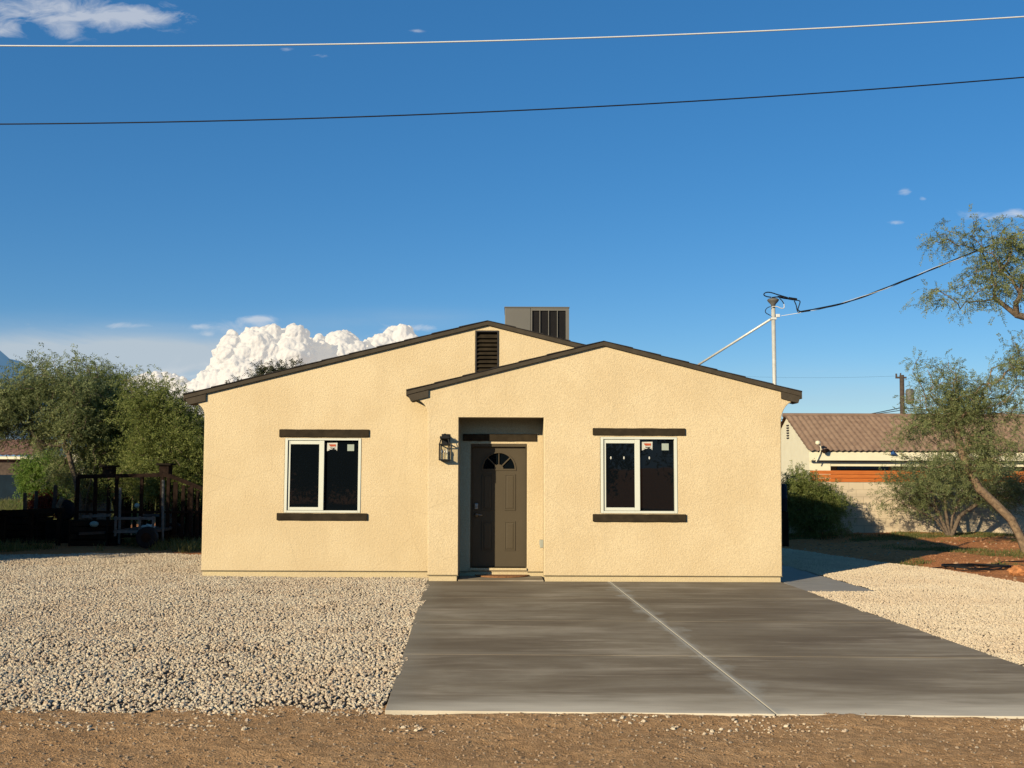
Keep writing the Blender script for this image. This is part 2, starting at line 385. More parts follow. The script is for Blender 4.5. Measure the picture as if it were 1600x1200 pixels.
# driveway slabs
def lerp(a, b, t): return (a[0]+(b[0]-a[0])*t, a[1]+(b[1]-a[1])*t)
DL0, DL1 = (-.92, 7.74), (-1.325, 16.41)
DJ0, DJ1 = (1.921, 7.67), (1.532, 16.41)
DR0, DR1 = (4.745, 7.59), (4.235, 16.41)
def slab(mb, c, z0=-.16, z1=0.0):
    v = [(x, y, z0) for x, y in c]+[(x, y, z1) for x, y in c]
    mb.add(v, [(3,2,1,0),(4,5,6,7),(0,1,5,4),(1,2,6,5),(2,3,7,6),(3,0,4,7)])
mb = MB(); ts = [0, .265, .52, .765, 1]; g = .004
for i in range(4):
    t0 = ts[i]+(.0006 if i else 0); t1 = ts[i+1]-(.0006 if i < 3 else 0)
    for (a0, a1, b0, b1, sa, sb) in ((DL0, DL1, DJ0, DJ1, 0, -.007), (DJ0, DJ1, DR0, DR1, .007, 0)):
        p = [lerp(a0, a1, t0), lerp(b0, b1, t0), lerp(b0, b1, t1), lerp(a0, a1, t1)]
        p = [(p[0][0]+sa, p[0][1]), (p[1][0]+sb, p[1][1]), (p[2][0]+sb, p[2][1]), (p[3][0]+sa, p[3][1])]
        slab(mb, p)
slab(mb, [(-.835, 16.41), (.505, 16.41), (.49, 17.06), (-.835, 17.06)], -.16, .02)
mb.build('driveway', M['concrete'], bevel=.004)['kind'] = 'structure'
mb = MB(); slab(mb, [(4.29, 15.31), (5.36, 15.31), (5.18, 17.7), (4.28, 17.7)], -.15, -.012); slab(mb, [(4.28, 17.705), (5.18, 17.705), (4.95, 22.2), (4.28, 22.2)], -.15, -.012)
mb.build('walkway', M['walk'], bevel=.006)['kind'] = 'structure'

# gravel beds
def keepL(X, Y):
    xr = np.where(Y < 16.4, -.92-(Y-7.74)*.0467, np.where(Y < 17.05, -1.315, -5.05))
    return (X < xr+.03) & (Y > left_edge(X)) & (Y < 21.4+(fbm(X*.5, X*0, 3, 4)-.5)*1.6) & (X > -1.5-.62*Y)
def keepR(X, Y):
    far = np.interp(X, [4.2, 5.5, 6.2, 6.9, 7.2, 7.7, 8.0, 8.6, 9.5], [24, 24, 23.4, 20.5, 19.8, 18.5, 16.6, 14.6, 12])+(fbm(X*2, X*0+7, 3, 2)-.5)*.5
    dr = np.where(Y < 16.4, 4.75-(Y-7.59)*.0583, 4.26)
    onwalk = (Y > 15.31) & (Y < 22.2) & (X < 5.36-(Y-15.31)*.0753)
    return (X > dr-.02) & (Y > 8.2) & (Y < far) & (~onwalk)
def bedz(X, Y): return -.014-.026*np.clip(1-(Y-left_edge(X))/.30, 0, 1)*(X < -.5)+(fbm(X*1.3, Y*1.3, 3, 31)-.5)*.035
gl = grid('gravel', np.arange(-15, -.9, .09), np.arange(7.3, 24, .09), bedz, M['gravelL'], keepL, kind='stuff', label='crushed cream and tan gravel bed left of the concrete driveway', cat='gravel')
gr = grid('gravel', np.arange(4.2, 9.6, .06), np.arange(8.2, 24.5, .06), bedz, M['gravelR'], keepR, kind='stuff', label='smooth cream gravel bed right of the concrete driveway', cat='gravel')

def scatter(o, dens, smin, smax, mat, seed, flat=.65, sink=0.0, name='stones', keep=True, patchy=0):
    t = bpy.data.node_groups.new(name, 'GeometryNodeTree')
    t.interface.new_socket('Geometry', in_out='INPUT', socket_type='NodeSocketGeometry'); t.interface.new_socket('Geometry', in_out='OUTPUT', socket_type='NodeSocketGeometry')
    N = t.nodes.new; L = t.links.new
    gi = N('NodeGroupInput'); go = N('NodeGroupOutput'); d = N('GeometryNodeDistributePointsOnFaces'); d.distribute_method = 'RANDOM'
    d.inputs['Density'].default_value = dens; d.inputs['Seed'].default_value = seed
    if patchy:
        dn = N('ShaderNodeTexNoise'); dn.inputs['Scale'].default_value = 1.6; dn.inputs['Detail'].default_value = 6; dn.inputs['Roughness'].default_value = .72
        mr = N('ShaderNodeMapRange'); mr.inputs['From Min'].default_value = .40; mr.inputs['From Max'].default_value = .56; mr.inputs['To Min'].default_value = dens*patchy; mr.inputs['To Max'].default_value = dens*1.1
        L(dn.outputs['Fac'], mr.inputs['Value']); L(mr.outputs[0], d.inputs['Density'])
    ico = N('GeometryNodeMeshIcoSphere'); ico.inputs['Radius'].default_value = 1; ico.inputs['Subdivisions'].default_value = 2
    sp = N('GeometryNodeSetPosition'); nt = N('ShaderNodeTexNoise'); nt.inputs['Scale'].default_value = 1.7; nt.inputs['Detail'].default_value = 1
    vm = N('ShaderNodeVectorMath'); vm.operation = 'SUBTRACT'; vm.inputs[1].default_value = (.5, .5, .5); vs = N('ShaderNodeVectorMath'); vs.operation = 'SCALE'; vs.inputs['Scale'].default_value = 1.5
    L(nt.outputs['Color'], vm.inputs[0]); L(vm.outputs[0], vs.inputs[0]); L(vs.outputs[0], sp.inputs['Offset']); L(ico.outputs[0], sp.inputs['Geometry'])
    sm = N('GeometryNodeSetMaterial'); sm.inputs['Material'].default_value = mat; L(sp.outputs[0], sm.inputs[0])
    inst = N('GeometryNodeInstanceOnPoints'); L(gi.outputs[0], d.inputs['Mesh']); L(d.outputs['Points'], inst.inputs['Points']); L(sm.outputs[0], inst.inputs['Instance'])
    rr = N('FunctionNodeRandomValue'); rr.data_type = 'FLOAT_VECTOR'; rr.inputs[0].default_value = (-.7, -.7, 0); rr.inputs[1].default_value = (.7, .7, 6.28); L(rr.outputs[0], inst.inputs['Rotation'])
    rs = N('FunctionNodeRandomValue'); rs.data_type = 'FLOAT_VECTOR'; rs.inputs[0].default_value = (.7, .6, flat*.7); rs.inputs[1].default_value = (1.3, 1.1, flat*1.25); rs.inputs['Seed'].default_value = 3
    rf = N('FunctionNodeRandomValue'); rf.data_type = 'FLOAT'; rf.inputs[2].default_value = 0; rf.inputs[3].default_value = 1; rf.inputs['Seed'].default_value = 5
    pw = N('ShaderNodeMath'); pw.operation = 'POWER'; pw.inputs[1].default_value = 1.8; L(rf.outputs[1], pw.inputs[0])
    ma = N('ShaderNodeMath'); ma.operation = 'MULTIPLY_ADD'; ma.inputs[1].default_value = smax-smin; ma.inputs[2].default_value = smin; L(pw.outputs[0], ma.inputs[0])
    sc_ = N('ShaderNodeVectorMath'); sc_.operation = 'SCALE'; L(rs.outputs[0], sc_.inputs[0]); L(ma.outputs[0], sc_.inputs['Scale']); L(sc_.outputs[0], inst.inputs['Scale'])
    ti = N('GeometryNodeTranslateInstances'); ti.inputs['Local Space'].default_value = False; ti.inputs['Translation'].default_value = (0, 0, sink); L(inst.outputs[0], ti.inputs[0])
    j = N('GeometryNodeJoinGeometry'); L(ti.outputs[0], j.inputs[0])
    if keep: L(gi.outputs[0], j.inputs[0])
    L(j.outputs[0], go.inputs[0])
    md = o.modifiers.new('stones', 'NODES'); md.node_group = t
scatter(gl, 1500, .008, .0205, M['stoneL'], 1, sink=.007, patchy=.5)
scatter(gr, 1500, .008, .018, M['stoneR'], 2, sink=.008, patchy=.95)
pg = grid('road_pebbles', np.arange(-5, 5.6, .1), np.arange(5.6, 8.2, .1), lambda X, Y: rz_(X, Y)-.001, M['road_dirt'], kind='stuff', label='loose pebbles and small stones strewn over the brown dirt road', cat='pebbles')
scatter(pg, 300, .003, .013, M['pebble'], 7, sink=.002, keep=False)
# stones spilled along the kerbless edge of the slab and bed
pe = grid('spilled_gravel', np.arange(-5.5, 5.2, .06), np.arange(7.2, 8.0, .06), lambda X, Y: rz_(X, Y)-.002, M['road_dirt'],
          lambda X, Y: (fbm(X*1.5, Y*4, 3, 77) > .50) & (Y < 7.95-np.clip(X+1, 0, .25)*.9-(X+1)*.02), kind='stuff', label='spill of small pale stones along the street edge of the driveway', cat='gravel')
scatter(pe, 260, .005, .02, M['stoneL'], 9, sink=.003, keep=False)
py_ = grid('yard_stones', np.arange(5.5, 15, .2), np.arange(15, 29, .2), lambda X, Y: gz(X, Y)-.001, M['yard_dirt'], lambda X, Y: ~keepR(X, Y), kind='stuff', label='scattered clods and small stones on the red dirt of the right yard', cat='stones')
M['clod'] = stone_mat('dirt_clod', [(0, (.40, .20, .10)), (.7, (.55, .28, .14)), (.95, (.5, .33, .2)), (1, (.65, .55, .42))])
scatter(py_, 9, .01, .045, M['clod'], 11, sink=.004, keep=False)

# ------------------------------------------------------------------ hills
def hills():
    az = np.linspace(0, 2*np.pi, 721)[:-1]; V = []; Q = []
    rows = [5200, 5800, 6500, 7300, 8000]
    a = np.degrees(az)    # 0 = +X, 90 = +Y (view)
    front = np.abs((a-90+180) % 360-180)
    el = 1.1+1.6*fbm(a/9, a*0, 5, 3)
    # left shoulder of a high peak at the left edge of the view
    d = a-90
    el = el+5.2*np.exp(-((d-28.8)/4.2)**2)*(1)+1.8*np.exp(-((d-19)/7)**2)-1.2*np.exp(-((d+20)/22)**2)
    el = el+(fbm(a*1.7, a*0, 4, 6)-.5)*.9
    prof = [0, .25, .6, .85, 1]
    for r, p in zip(rows, prof):
        e = el*(p+(fbm(a*1.1, a*0+r, 4, int(r))-.5)*.22*(p > 0))
        z = r*np.tan(np.radians(e))*(p > 0)-20*(p == 0)
        V.append(np.stack([r*np.cos(az), r*np.sin(az), z], 1))
    V = np.concatenate(V); n = 720
    for k in range(4):
        i = np.arange(n); j = (i+1) % n; Q.append(np.stack([k*n+j, k*n+i, (k+1)*n+i, (k+1)*n+j], 1))
    o = np_mesh('hills', V, np.concatenate(Q), M['hill'], smooth=True); o['kind'] = 'structure'
hills()

# ------------------------------------------------------------------ cumulus clouds (far geometry, sunlit plus an added glow)
def cumulus(prof, D, seed, rs, n):
    rg = np.random.default_rng(seed)
    bm = bmesh.new(); bmesh.ops.create_icosphere(bm, subdivisions=3, radius=1); T = np.array([v.co[:] for v in bm.verts]); Fc = np.array([[v.index for v in f.verts] for f in bm.faces]); bm.free()
    px = np.array([p[0] for p in prof], float); py = np.array([p[1] for p in prof], float)
    S = []; k = D/F
    for i in range(n):
        x = rg.uniform(px[0], px[-1]); top = np.interp(x, px, py); dep = rg.random()**.75
        r = rg.uniform(*rs)*(.55+.9*dep)
        room = top+r*1.0; y = room+dep*dep*(640-room)*.9
        if y > 650: continue
        P = atY(x, y, D+((rg.random()-.5)*60-dep*40+(y-600)*-.0)*k*1.0)
        S.append((P, r*k*1.15))
    big = list(S)
    for (P, r) in big:                       # cauliflower buds on each billow
        for q in range(12):
            d = rg.normal(size=3); d[1] = -abs(d[1])*.6; d /= np.linalg.norm(d)
            S.append((P+Vector(d*r*.82), r*rg.uniform(.16, .36)))
    V = []; Q = []
    for i, (P, r) in enumerate(S):
        w = T*1.0
        nz = np.array([mnoise.fractal(Vector(t*1.7+i*3.1), .9, 2.1, 3) for t in T]) if i < len(big) else np.array([mnoise.noise(Vector(t*2.2+i*1.7)) for t in T])*.7
        V.append(w*(r*(1+.34*nz))[:, None]+np.array(P)); Q.append(Fc+i*len(T))
    o = np_mesh('cloud', np.concatenate(V), np.concatenate(Q), M['cloud'], smooth=True, n=3); o['kind'] = 'structure'
    m1 = o.modifiers.new('remesh', 'REMESH'); m1.mode = 'VOXEL'; m1.voxel_size = 2.6*D/3200; m1.use_smooth_shade = True
    m2 = o.modifiers.new('smooth', 'SMOOTH'); m2.iterations = 7; m2.factor = .6
    tx_ = bpy.data.textures.new('cloud_noise', 'CLOUDS'); tx_.noise_scale = 9*D/3200; tx_.noise_depth = 5
    m3 = o.modifiers.new('billow', 'DISPLACE'); m3.texture = tx_; m3.texture_coords = 'GLOBAL'; m3.strength = 7*D/3200; m3.mid_level = .5
cumulus([(292,608),(305,596),(320,582),(335,566),(345,548),(350,528),(362,516),(385,509),(420,508),(445,508),(455,502),(463,499),(472,506),(478,522)], 3200, 3, (9, 20), 150)
cumulus([(478,540),(490,524),(510,520),(530,516),(545,516),(552,524),(566,540)], 3350, 4, (6, 16), 170)
cumulus([(555,540),(572,530),(590,522),(605,514),(622,505),(632,506),(645,513),(650,524),(652,534)], 3500, 6, (5, 15), 210)
cumulus([(196,600),(206,588),(225,584),(245,580),(262,580),(275,584),(288,588),(294,600)], 3900, 8, (5, 13), 120)

# ------------------------------------------------------------------ THE HOUSE
FR, BK = 16.4, 17.0
house = empty('house', (-.4, 17.06, 0), label='single storey tan stucco house with two low gables, brown trim and dark front door', cat='house')
def rline(x, rx, rzz, s): return rzz-abs(x-rx)*s
fx, fz, fs = 1.455, 3.80, .2555       # front wing ridge
mx_, mz, ms = -.408, 4.206, .249      # main ridge
def cove(xw, xo, z0, z1, n=7):
    """curve from the wall (xw,z0) out to (xo,z1)"""
    return [(xw+(xo-xw)*(1-math.cos(t)), z0+(z1-z0)*math.sin(t)) for t in [math.pi/2*i/n for i in range(n+1)]]
# front wing
L = [(-1.312, .09), (-.838, .09), (-.845, 2.568), (.506, 2.568), (.511, .09), (4.24, .088)]
L += cove(4.265, 4.50, 2.50, 2.84) + [(4.50, rline(4.50, fx, fz, fs)-.06), (fx, fz-.06), (-1.60, rline(-1.60, fx, fz, fs)-.06)] + cove(-1.335, -1.60, 2.62, 2.86)[::-1]
W1 = (1.405, 1.064, 2.613, 2.262); W2 = (-3.712, 1.03, -2.467, 2.243)
def rect(w, e=0): x0, z0, x1, z1 = w; return [(x0-e, z0-e), (x1+e, z0-e), (x1+e, z1+e), (x0-e, z1+e)]
MB().prism([L, rect(W1)], FR, BK+.02).build('wall', M['stucco'], house, bevel=.012)
# main front wall
L = [(-5.036, .09), (4.235, .088)] + cove(4.26, 4.49, 2.50, 2.80) + [(4.49, rline(4.49, mx_, mz, ms)-.07), (mx_, mz-.07), (-5.29, rline(-5.29, mx_, mz, ms)-.07)] + cove(-5.05, -5.29, 2.60, 2.835)[::-1]
DOORH = (-.673, .15, .251, 2.16)
VT = (-.607, 3.30, -.224, 4.03)
MB().prism([L, rect(W2), rect(DOORH), rect(VT)], BK, BK+.2).build('wall', M['stucco'], house, bevel=.010)
MB().prism([L], BK+.205, 21.9).build('wall', M['stucco'], house)
# stem wall under the weep screed
st = MB()
st.box((-1.295, FR+.018, -.2), (-.855, BK, .084)).box((.528, FR+.018, -.2), (4.222, BK, .084)).box((-5.02, BK+.018, -.2), (-1.3, BK+.3, .084)).box((-.85, BK+.018, -.2), (.53, BK+.3, .084)).box((-5.02, BK+.31, -.2), (4.222, 21.85, .084))
st.build('foundation', M['stem'], house, bevel=.006)
sr = MB(); sr.box((-1.318, FR-.006, .084), (-.832, FR+.03, .096)).box((.505, FR-.006, .084), (4.246, FR+.03, .096)).box((-5.042, BK-.006, .084), (-1.318, BK+.03, .096)).box((.252, BK-.006, .084), (.505, BK+.03, .096)).box((-.83, BK-.006, .084), (-.675, BK+.03, .096))
sr.build('weep_screed', M['screed'], house)

# windows
def window(W, Y, label, glint_spots):
    x0, z0, x1, z1 = W
    f = MB(); w = .045
    yo = Y-.010
    f.box((x0, yo, z0), (x0+w, Y+.09, z1)).box((x1-w, yo, z0), (x1, Y+.09, z1)).box((x0+w, yo, z1-w*.75), (x1-w, Y+.09, z1)).box((x0+w, yo, z0), (x1-w, Y+.09, z0+w*.8))
    fr = f.build('window', M['vinyl'], house, bevel=.004); fr['label'] = label
    xm = x0+(x1-x0)*.485
    s = MB(); a, b = x0+w+.012, xm+.035; c, d = z0+w*.8+.003, z1-w*.75-.003; ww = .046
    yo = Y+.012
    s.box((a, yo, c), (a+ww*.62, Y+.05, d)).box((b-.082, yo-.008, c), (b, Y+.05, d)).box((a+ww*.62, yo, d-.062), (b-.082, Y+.05, d)).box((a+ww*.62, yo, c), (b-.082, Y+.05, c+.05))
    s.build('sash', M['vinyl'], fr, bevel=.004)
    gk = MB(); gk.box((x0+w, Y+.03, c), (x0+w+.012, Y+.06, d)).build('track', M['gasket'], fr)
    MB().box((a+ww*.62, Y+.032, c+.05), (b-.082, Y+.038, d-.062)).build('pane', M['glass'], fr)
    MB().box((b, Y+.056, z0+w*.8), (x1-w, Y+.062, z1-w*.75)).build('pane', M['glass'], fr)
    # labels still stuck on the fixed pane
    sx = b+.035; sz = z1-.075
    lb = MB().add([(sx, Y+.053, sz), (sx+.172, Y+.052, sz+.004), (sx+.168, Y+.051, sz-.128), (sx+.115, Y+.046, sz-.09), (sx+.004, Y+.050, sz-.134)], [(0, 4, 3, 2, 1)]).build('sticker', M['paper'], fr)
    lb['label'] = 'white maker sticker with a red band and dark lines of print'
    p = MB(); p.add([(sx+.03, Y+.0445, sz-.022), (sx+.145, Y+.0445, sz-.022), (sx+.145, Y+.0445, sz-.058), (sx+.055, Y+.0445, sz-.058)], [(0, 3, 2, 1)]); p.build('print', M['print_red'], fr)
    p = MB()
    for dz, xa, xb in ((-.076, .05, .14), (-.084, .06, .13), (-.106, .03, .155)):
        p.add([(sx+xa, Y+.0445, sz+dz), (sx+xb, Y+.0445, sz+dz), (sx+xb, Y+.0445, sz+dz-.007), (sx+xa, Y+.0445, sz+dz-.007)], [(0, 3, 2, 1)])
    p.build('print', M['print_black'], fr)
    qx = x1-w-.19; MB().box((qx, Y+.050, z1-.205), (qx+.11, Y+.053, z1-.098)).build('sticker', M['paper_grey'], fr)['label'] = 'small plain grey-green square sticker'
    for px_, pz_ in glint_spots:  # pale ovals on the glass stand in for glints
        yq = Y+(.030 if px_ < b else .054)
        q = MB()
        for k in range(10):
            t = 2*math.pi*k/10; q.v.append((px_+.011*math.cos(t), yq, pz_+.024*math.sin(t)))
        q.f.append(tuple(range(10))[::-1]); q.build('glint_oval', M['paper'], fr)
    return fr
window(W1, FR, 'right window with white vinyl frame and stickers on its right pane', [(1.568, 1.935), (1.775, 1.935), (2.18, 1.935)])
window(W2, BK, 'left window with white vinyl frame and stickers on its right pane', [])
# lintels and sills (foam trim, slightly irregular)
def bar(name, x0, x1, z0, z1, Y, d=.027, label=None):
    n = 14; mb = MB(); V = []; Fc = []
    for i in range(n+1):
        x = x0+(x1-x0)*i/n; j = lambda s: (random.random()-.5)*.006
        V += [(x, Y-d, z0+j(0)), (x, Y-d, z1+j(0)), (x, Y+.01, z1+j(0)), (x, Y+.01, z0+j(0))]
    for i in range(n):
        b = i*4
        for k in range(4): Fc.append((b+k, b+4+k, b+4+(k+1) % 4, b+(k+1) % 4))
    Fc.append((0, 1, 2, 3)); Fc.append((n*4+3, n*4+2, n*4+1, n*4))
    o = mb.add(V, Fc).build(name, M['trim'], house, bevel=.010)
    return o
bar('lintel', 1.279, 2.746, 2.287, 2.402, FR); bar('sill', 1.276, 2.744, .932, 1.052, FR, .034)
bar('lintel', -3.813, -2.337, 2.26, 2.387, BK); bar('sill', -3.826, -2.349, .908, 1.022, BK, .034)
bar('lintel', -.80, .403, 2.205, 2.322, BK, .03)

# louvred gable vent
v = MB(); x0, z0, x1, z1 = VT
v.box((x0, BK-.010, z0), (x0+.022, BK+.10, z1)).box((x1-.022, BK-.015, z0), (x1, BK+.10, z1)).box((x0+.022, BK-.015, z1-.022), (x1-.022, BK+.10, z1)).box((x0, BK+.12, z0), (x1, BK+.16, z1))
vo = v.build('gable_vent', M['louver_dark'], house)
for k in range(10):
    z = z1-.062-k*.069
    MB().add([(x0+.022, BK-.004, z-.052), (x1-.022, BK-.004, z-.052), (x1-.022, BK+.07, z+.012), (x0+.022, BK+.07, z+.012),
              (x0+.022, BK-.004, z-.060), (x1-.022, BK-.004, z-.060), (x1-.022, BK+.07, z+.004), (x0+.022, BK+.07, z+.004)],
             [(0,1,2,3),(7,6,5,4),(0,4,5,1),(1,5,6,2),(2,6,7,3),(3,7,4,0)]).build('slat', M['trim'], vo)

# roofs: deck, rake boards, eave box ends, shingle courses
def roof(rx, rzz, s, xl, xr, y0, y1, label, rake_r=None):
    d = MB()
    zl, zr = rline(xl, rx, rzz, s), rline(xr, rx, rzz, s)
    d.prism([[(xl, zl-.075), (xl, zl-.02), (rx, rzz-.02), (xr, zr-.02), (xr, zr-.075), (rx, rzz-.075)]], y0+.03, y1)
    ro = d.build('roof', M['fascia'], house); ro['label'] = label
    sh = MB()
    for sg, xe in ((-1, xl), (1, xr)):
        ln = abs(xe-rx); n = int(ln/.42); c = ln/n
        for i in range(n):
            a = ln-i*c+.02; b = ln-(i+1)*c-.03
            if b < 0: b = 0
            th = .020
            pts = [(rx+sg*a, rzz-a*s-.018), (rx+sg*a, rzz-a*s-.018+th), (rx+sg*b, rzz-b*s-.018+th*.35), (rx+sg*b, rzz-b*s-.018)]
            sh.prism([pts], y0-.012-random.random()*.006, y1+.01)
    sh.build('shingles', M['shingle'], ro)
    fa = MB(); rr = rake_r if rake_r else xr
    fa.prism([[(xl, zl-.087), (xl, zl-.018), (rx, rzz-.018), (rr, rline(rr, rx, rzz, s)-.018), (rr, rline(rr, rx, rzz, s)-.087), (rx, rzz-.087)]], y0, y0+.03)
    fa.build('rake_board', M['fascia'], ro, bevel=.003)
    return ro
ro = roof(fx, fz, fs, -1.655, 4.572, FR-.05, BK+.1, 'brown low gable roof edge over the front wing')
e = MB()
e.prism([[(-1.655, rline(-1.655, fx, fz, fs)-.09), (-1.325, rline(-1.325, fx, fz, fs)-.09), (-1.325, rline(-1.325, fx, fz, fs)-.205), (-1.60, rline(-1.6, fx, fz, fs)-.145-.06)]], FR-.035, FR+.3)
e.box((-1.675, FR-.05, 2.90), (-1.655, BK+.02, 3.0)); e.build('eave_end', M['fascia'], ro)
e = MB()
e.prism([[(4.27, rline(4.27, fx, fz, fs)-.09), (4.572, rline(4.572, fx, fz, fs)-.09), (4.535, rline(4.535, fx, fz, fs)-.205), (4.27, rline(4.27, fx, fz, fs)-.20)]], FR-.035, FR+.3)
e.box((4.572, FR-.05, 2.875), (4.592, 22.0, 2.985)); e.build('eave_end', M['fascia'], ro)
ro = roof(mx_, mz, ms, -5.372, 4.54, BK-.05, 22.0, 'brown low gable roof edge over the set back main wall', rake_r=1.6)
e = MB()
e.prism([[(-5.372, rline(-5.372, mx_, mz, ms)-.09), (-5.03, rline(-5.03, mx_, mz, ms)-.09), (-5.03, rline(-5.03, mx_, mz, ms)-.205), (-5.31, rline(-5.31, mx_, mz, ms)-.20)]], BK-.035, BK+.3)
e.box((-5.392, BK-.05, 2.845), (-5.372, 22.0, 2.955)); e.build('eave_end', M['fascia'], ro)

# front door
dx0, dz0, dx1, dz1 = DOORH
DY = BK+.075
fr = MB(); fr.box((dx0, BK+.012, dz0), (dx0+.022, DY+.06, dz1)).box((dx1-.022, BK+.012, dz0), (dx1, DY+.06, dz1)).box((dx0+.022, BK+.012, dz1-.045), (dx1-.022, DY+.06, dz1))
dfrm = fr.build('door_frame', M['door'], house, bevel=.003)
a, b = dx0+.024, dx1-.024; zb, zt = dz0+.012, dz1-.047
cx = (a+b)/2; FRD = .262; fzb = 1.752
# slab with a half round hole for the fan light
arc = [(cx+FRD*math.cos(t), fzb+FRD*1.02*math.sin(t)) for t in [math.pi*i/20 for i in range(21)]]
door = MB().prism([[(a, zb), (b, zb), (b, zt), (a, zt)], arc], DY, DY+.044).build('door', M['door'], house, bevel=.002)
door['label'] = 'brown six panel style front door with half round fan light'
pn = MB()
def panel(mb, x0, z0, x1, z1):
    """raised moulding ring with a raised field"""
    w = .022
    def ringbar(p, q): mb.obox(p, q, .018, w, up=(0, 0, 1))
    for (A, B, C, D_) in ((x0, z0, x1, z0+w), (x0, z1-w, x1, z1), (x0, z0+w, x0+w, z1-w), (x1-w, z0+w, x1, z1-w)):
        mb.box((A, DY-.010, B), (C, DY+.004, D_))
    i = .036
    v = [(x0+w, DY-.001, z0+w), (x1-w, DY-.001, z0+w), (x1-w, DY-.001, z1-w), (x0+w, DY-.001, z1-w), (x0+i+.01, DY-.009, z0+i+.01), (x1-i-.01, DY-.009, z0+i+.01), (x1-i-.01, DY-.009, z1-i-.01), (x0+i+.01, DY-.009, z1-i-.01)]
    mb.add(v, [(4, 5, 6, 7), (0, 1, 5, 4), (1, 2, 6, 5), (2, 3, 7, 6), (3, 0, 4, 7)])
for (xa, xb) in ((cx+.095, cx+.275), (cx-.275, cx-.095)):
    for (za, zc) in ((1.075, 1.67), (.42, .90)):
        m_ = MB(); panel(m_, xa, za, xb, zc); m_.build('panel', M['door'], door, bevel=.003)
MB().prism([arc], DY+.018, DY+.024).build('fan_light', M['glass'], door)
mn = MB()
for t in (math.pi*.25, math.pi*.5, math.pi*.75):
    mn.obox((cx+.07*math.cos(t), DY+.006, fzb+.07*math.sin(t)), (cx+(FRD+.005)*math.cos(t), DY+.006, fzb+(FRD+.005)*math.sin(t)), .014, .02)
o1 = [(cx+(FRD+.022)*math.cos(t), fzb+(FRD+.022)*math.sin(t)) for t in [math.pi*i/24 for i in range(25)]]; o1 = [(o1[0][0], fzb-.026)]+o1+[(o1[-1][0], fzb-.026)]
i1 = [(cx+(FRD-.004)*math.cos(t), fzb+.002+(FRD-.004)*math.sin(t)) for t in [math.pi*i/24 for i in range(25)]]
mn.prism([o1, i1], DY-.012, DY+.012)
sm_ = [(cx+.075*math.cos(t), fzb+.075*math.sin(t)) for t in [math.pi*i/12 for i in range(13)]]; mn.prism([sm_], DY-.004, DY+.012)
mn.build('muntins', M['door'], door, bevel=.002)
hx = a+.072
dh = MB(); dh.tube([(hx, DY-.03, 1.0), (hx, DY+.002, 1.0)], .030, 16); dh.tube([(hx, DY-.028, 1.0), (hx, DY-.055, 1.0)], .011, 10); dh.tube([(hx-.004, DY-.055, 1.0), (hx+.05, DY-.058, 1.003), (hx+.105, DY-.052, .996)], [.010, .009, .007], 8)
dh.build('handle', M['nickel'], door, smooth=True)
dl = MB(); dl.box((hx-.030, DY-.028, 1.095), (hx+.030, DY+.002, 1.19)); dl.tube([(hx, DY-.04, 1.13), (hx, DY-.02, 1.13)], .014, 12); dl.build('deadbolt', M['nickel'], door, bevel=.010)
MB().box((dx0, BK-.03, .112), (dx1, DY+.05, .150)).build('threshold', M['stem'], house, bevel=.006)

# ------------------------------------------------------------------ things on and by the house
mt = MB(); n = 24
pts = [(-.155+.44*math.cos(t), 17.03-.33*math.sin(t)) for t in [math.pi*i/n for i in range(n+1)]]
V = [(x, y, .022) for x, y in pts]+[(x, y, .042) for x, y in pts]; m = n+1
Fc = [tuple(range(m))[::-1][::-1], tuple(range(m, 2*m))[::-1]]+[(i, i+m, (i+1) % m+m, (i+1) % m) for i in range(m)]
me_o = mt.add(V, Fc).build('doormat', M['coir'], bevel=.006); tag(me_o, 'half round reddish brown coir doormat lying at the front door', 'doormat')
ol = empty('outlet_cover', (.49, 16.72, .56), label='small pale weatherproof outlet cover on the inner porch wall right of the door', cat='outlet')
MB().box((.455, 16.66, .50), (.5105, 16.75, .625)).build('cover', M['outlet'], ol, bevel=.008)
MB().box((.448, 16.668, .545), (.456, 16.742, .618)).build('hinged_lid', M['outlet'], ol, bevel=.003)

# wall lantern
LX, LY = -1.055, FR-.088
ln = empty('wall_lantern', (LX, FR, 2.1), label='black metal box lantern with clear glass mounted on the stucco left of the porch', cat='wall lamp')
def frustum(mb, cx_, cy_, z0, w0, d0, z1, w1, d1):
    v = [(cx_-w0, cy_-d0, z0), (cx_+w0, cy_-d0, z0), (cx_+w0, cy_+d0, z0), (cx_-w0, cy_+d0, z0), (cx_-w1, cy_-d1, z1), (cx_+w1, cy_-d1, z1), (cx_+w1, cy_+d1, z1), (cx_-w1, cy_+d1, z1)]
    return mb.add(v, [(0,3,2,1),(4,5,6,7),(0,1,5,4),(1,2,6,5),(2,3,7,6),(3,0,4,7)])
MB().box((LX-.055, FR-.018, 2.12), (LX+.075, FR+.002, 2.30)).build('backplate', M['black_metal'], ln, bevel=.004)
c = MB(); w, d = .082, .064
for sx in (-1, 1):
    for sy in (-1, 1):
        c.box((LX+sx*w-.006, LY+sy*d-.006, 1.90), (LX+sx*w+.006, LY+sy*d+.006, 2.135))
        c.obox((LX+sx*w, LY+sy*d, 2.135), (LX+sx*.055, LY+sy*.05, 2.225), .010, .010)
for z in (1.895, 2.135):
    for sx in (-1, 1): c.box((LX+sx*w-.008, LY-d-.008, z-.007), (LX+sx*w+.008, LY+d+.008, z+.007))
    for sy in (-1, 1): c.box((LX-w+.008, LY+sy*d-.008, z-.0068), (LX+w-.008, LY+sy*d+.008, z+.0068))
c.box((LX-w, LY-d, 1.880), (LX+w, LY+d, 1.888))
c.build('cage', M['black_metal'], ln)
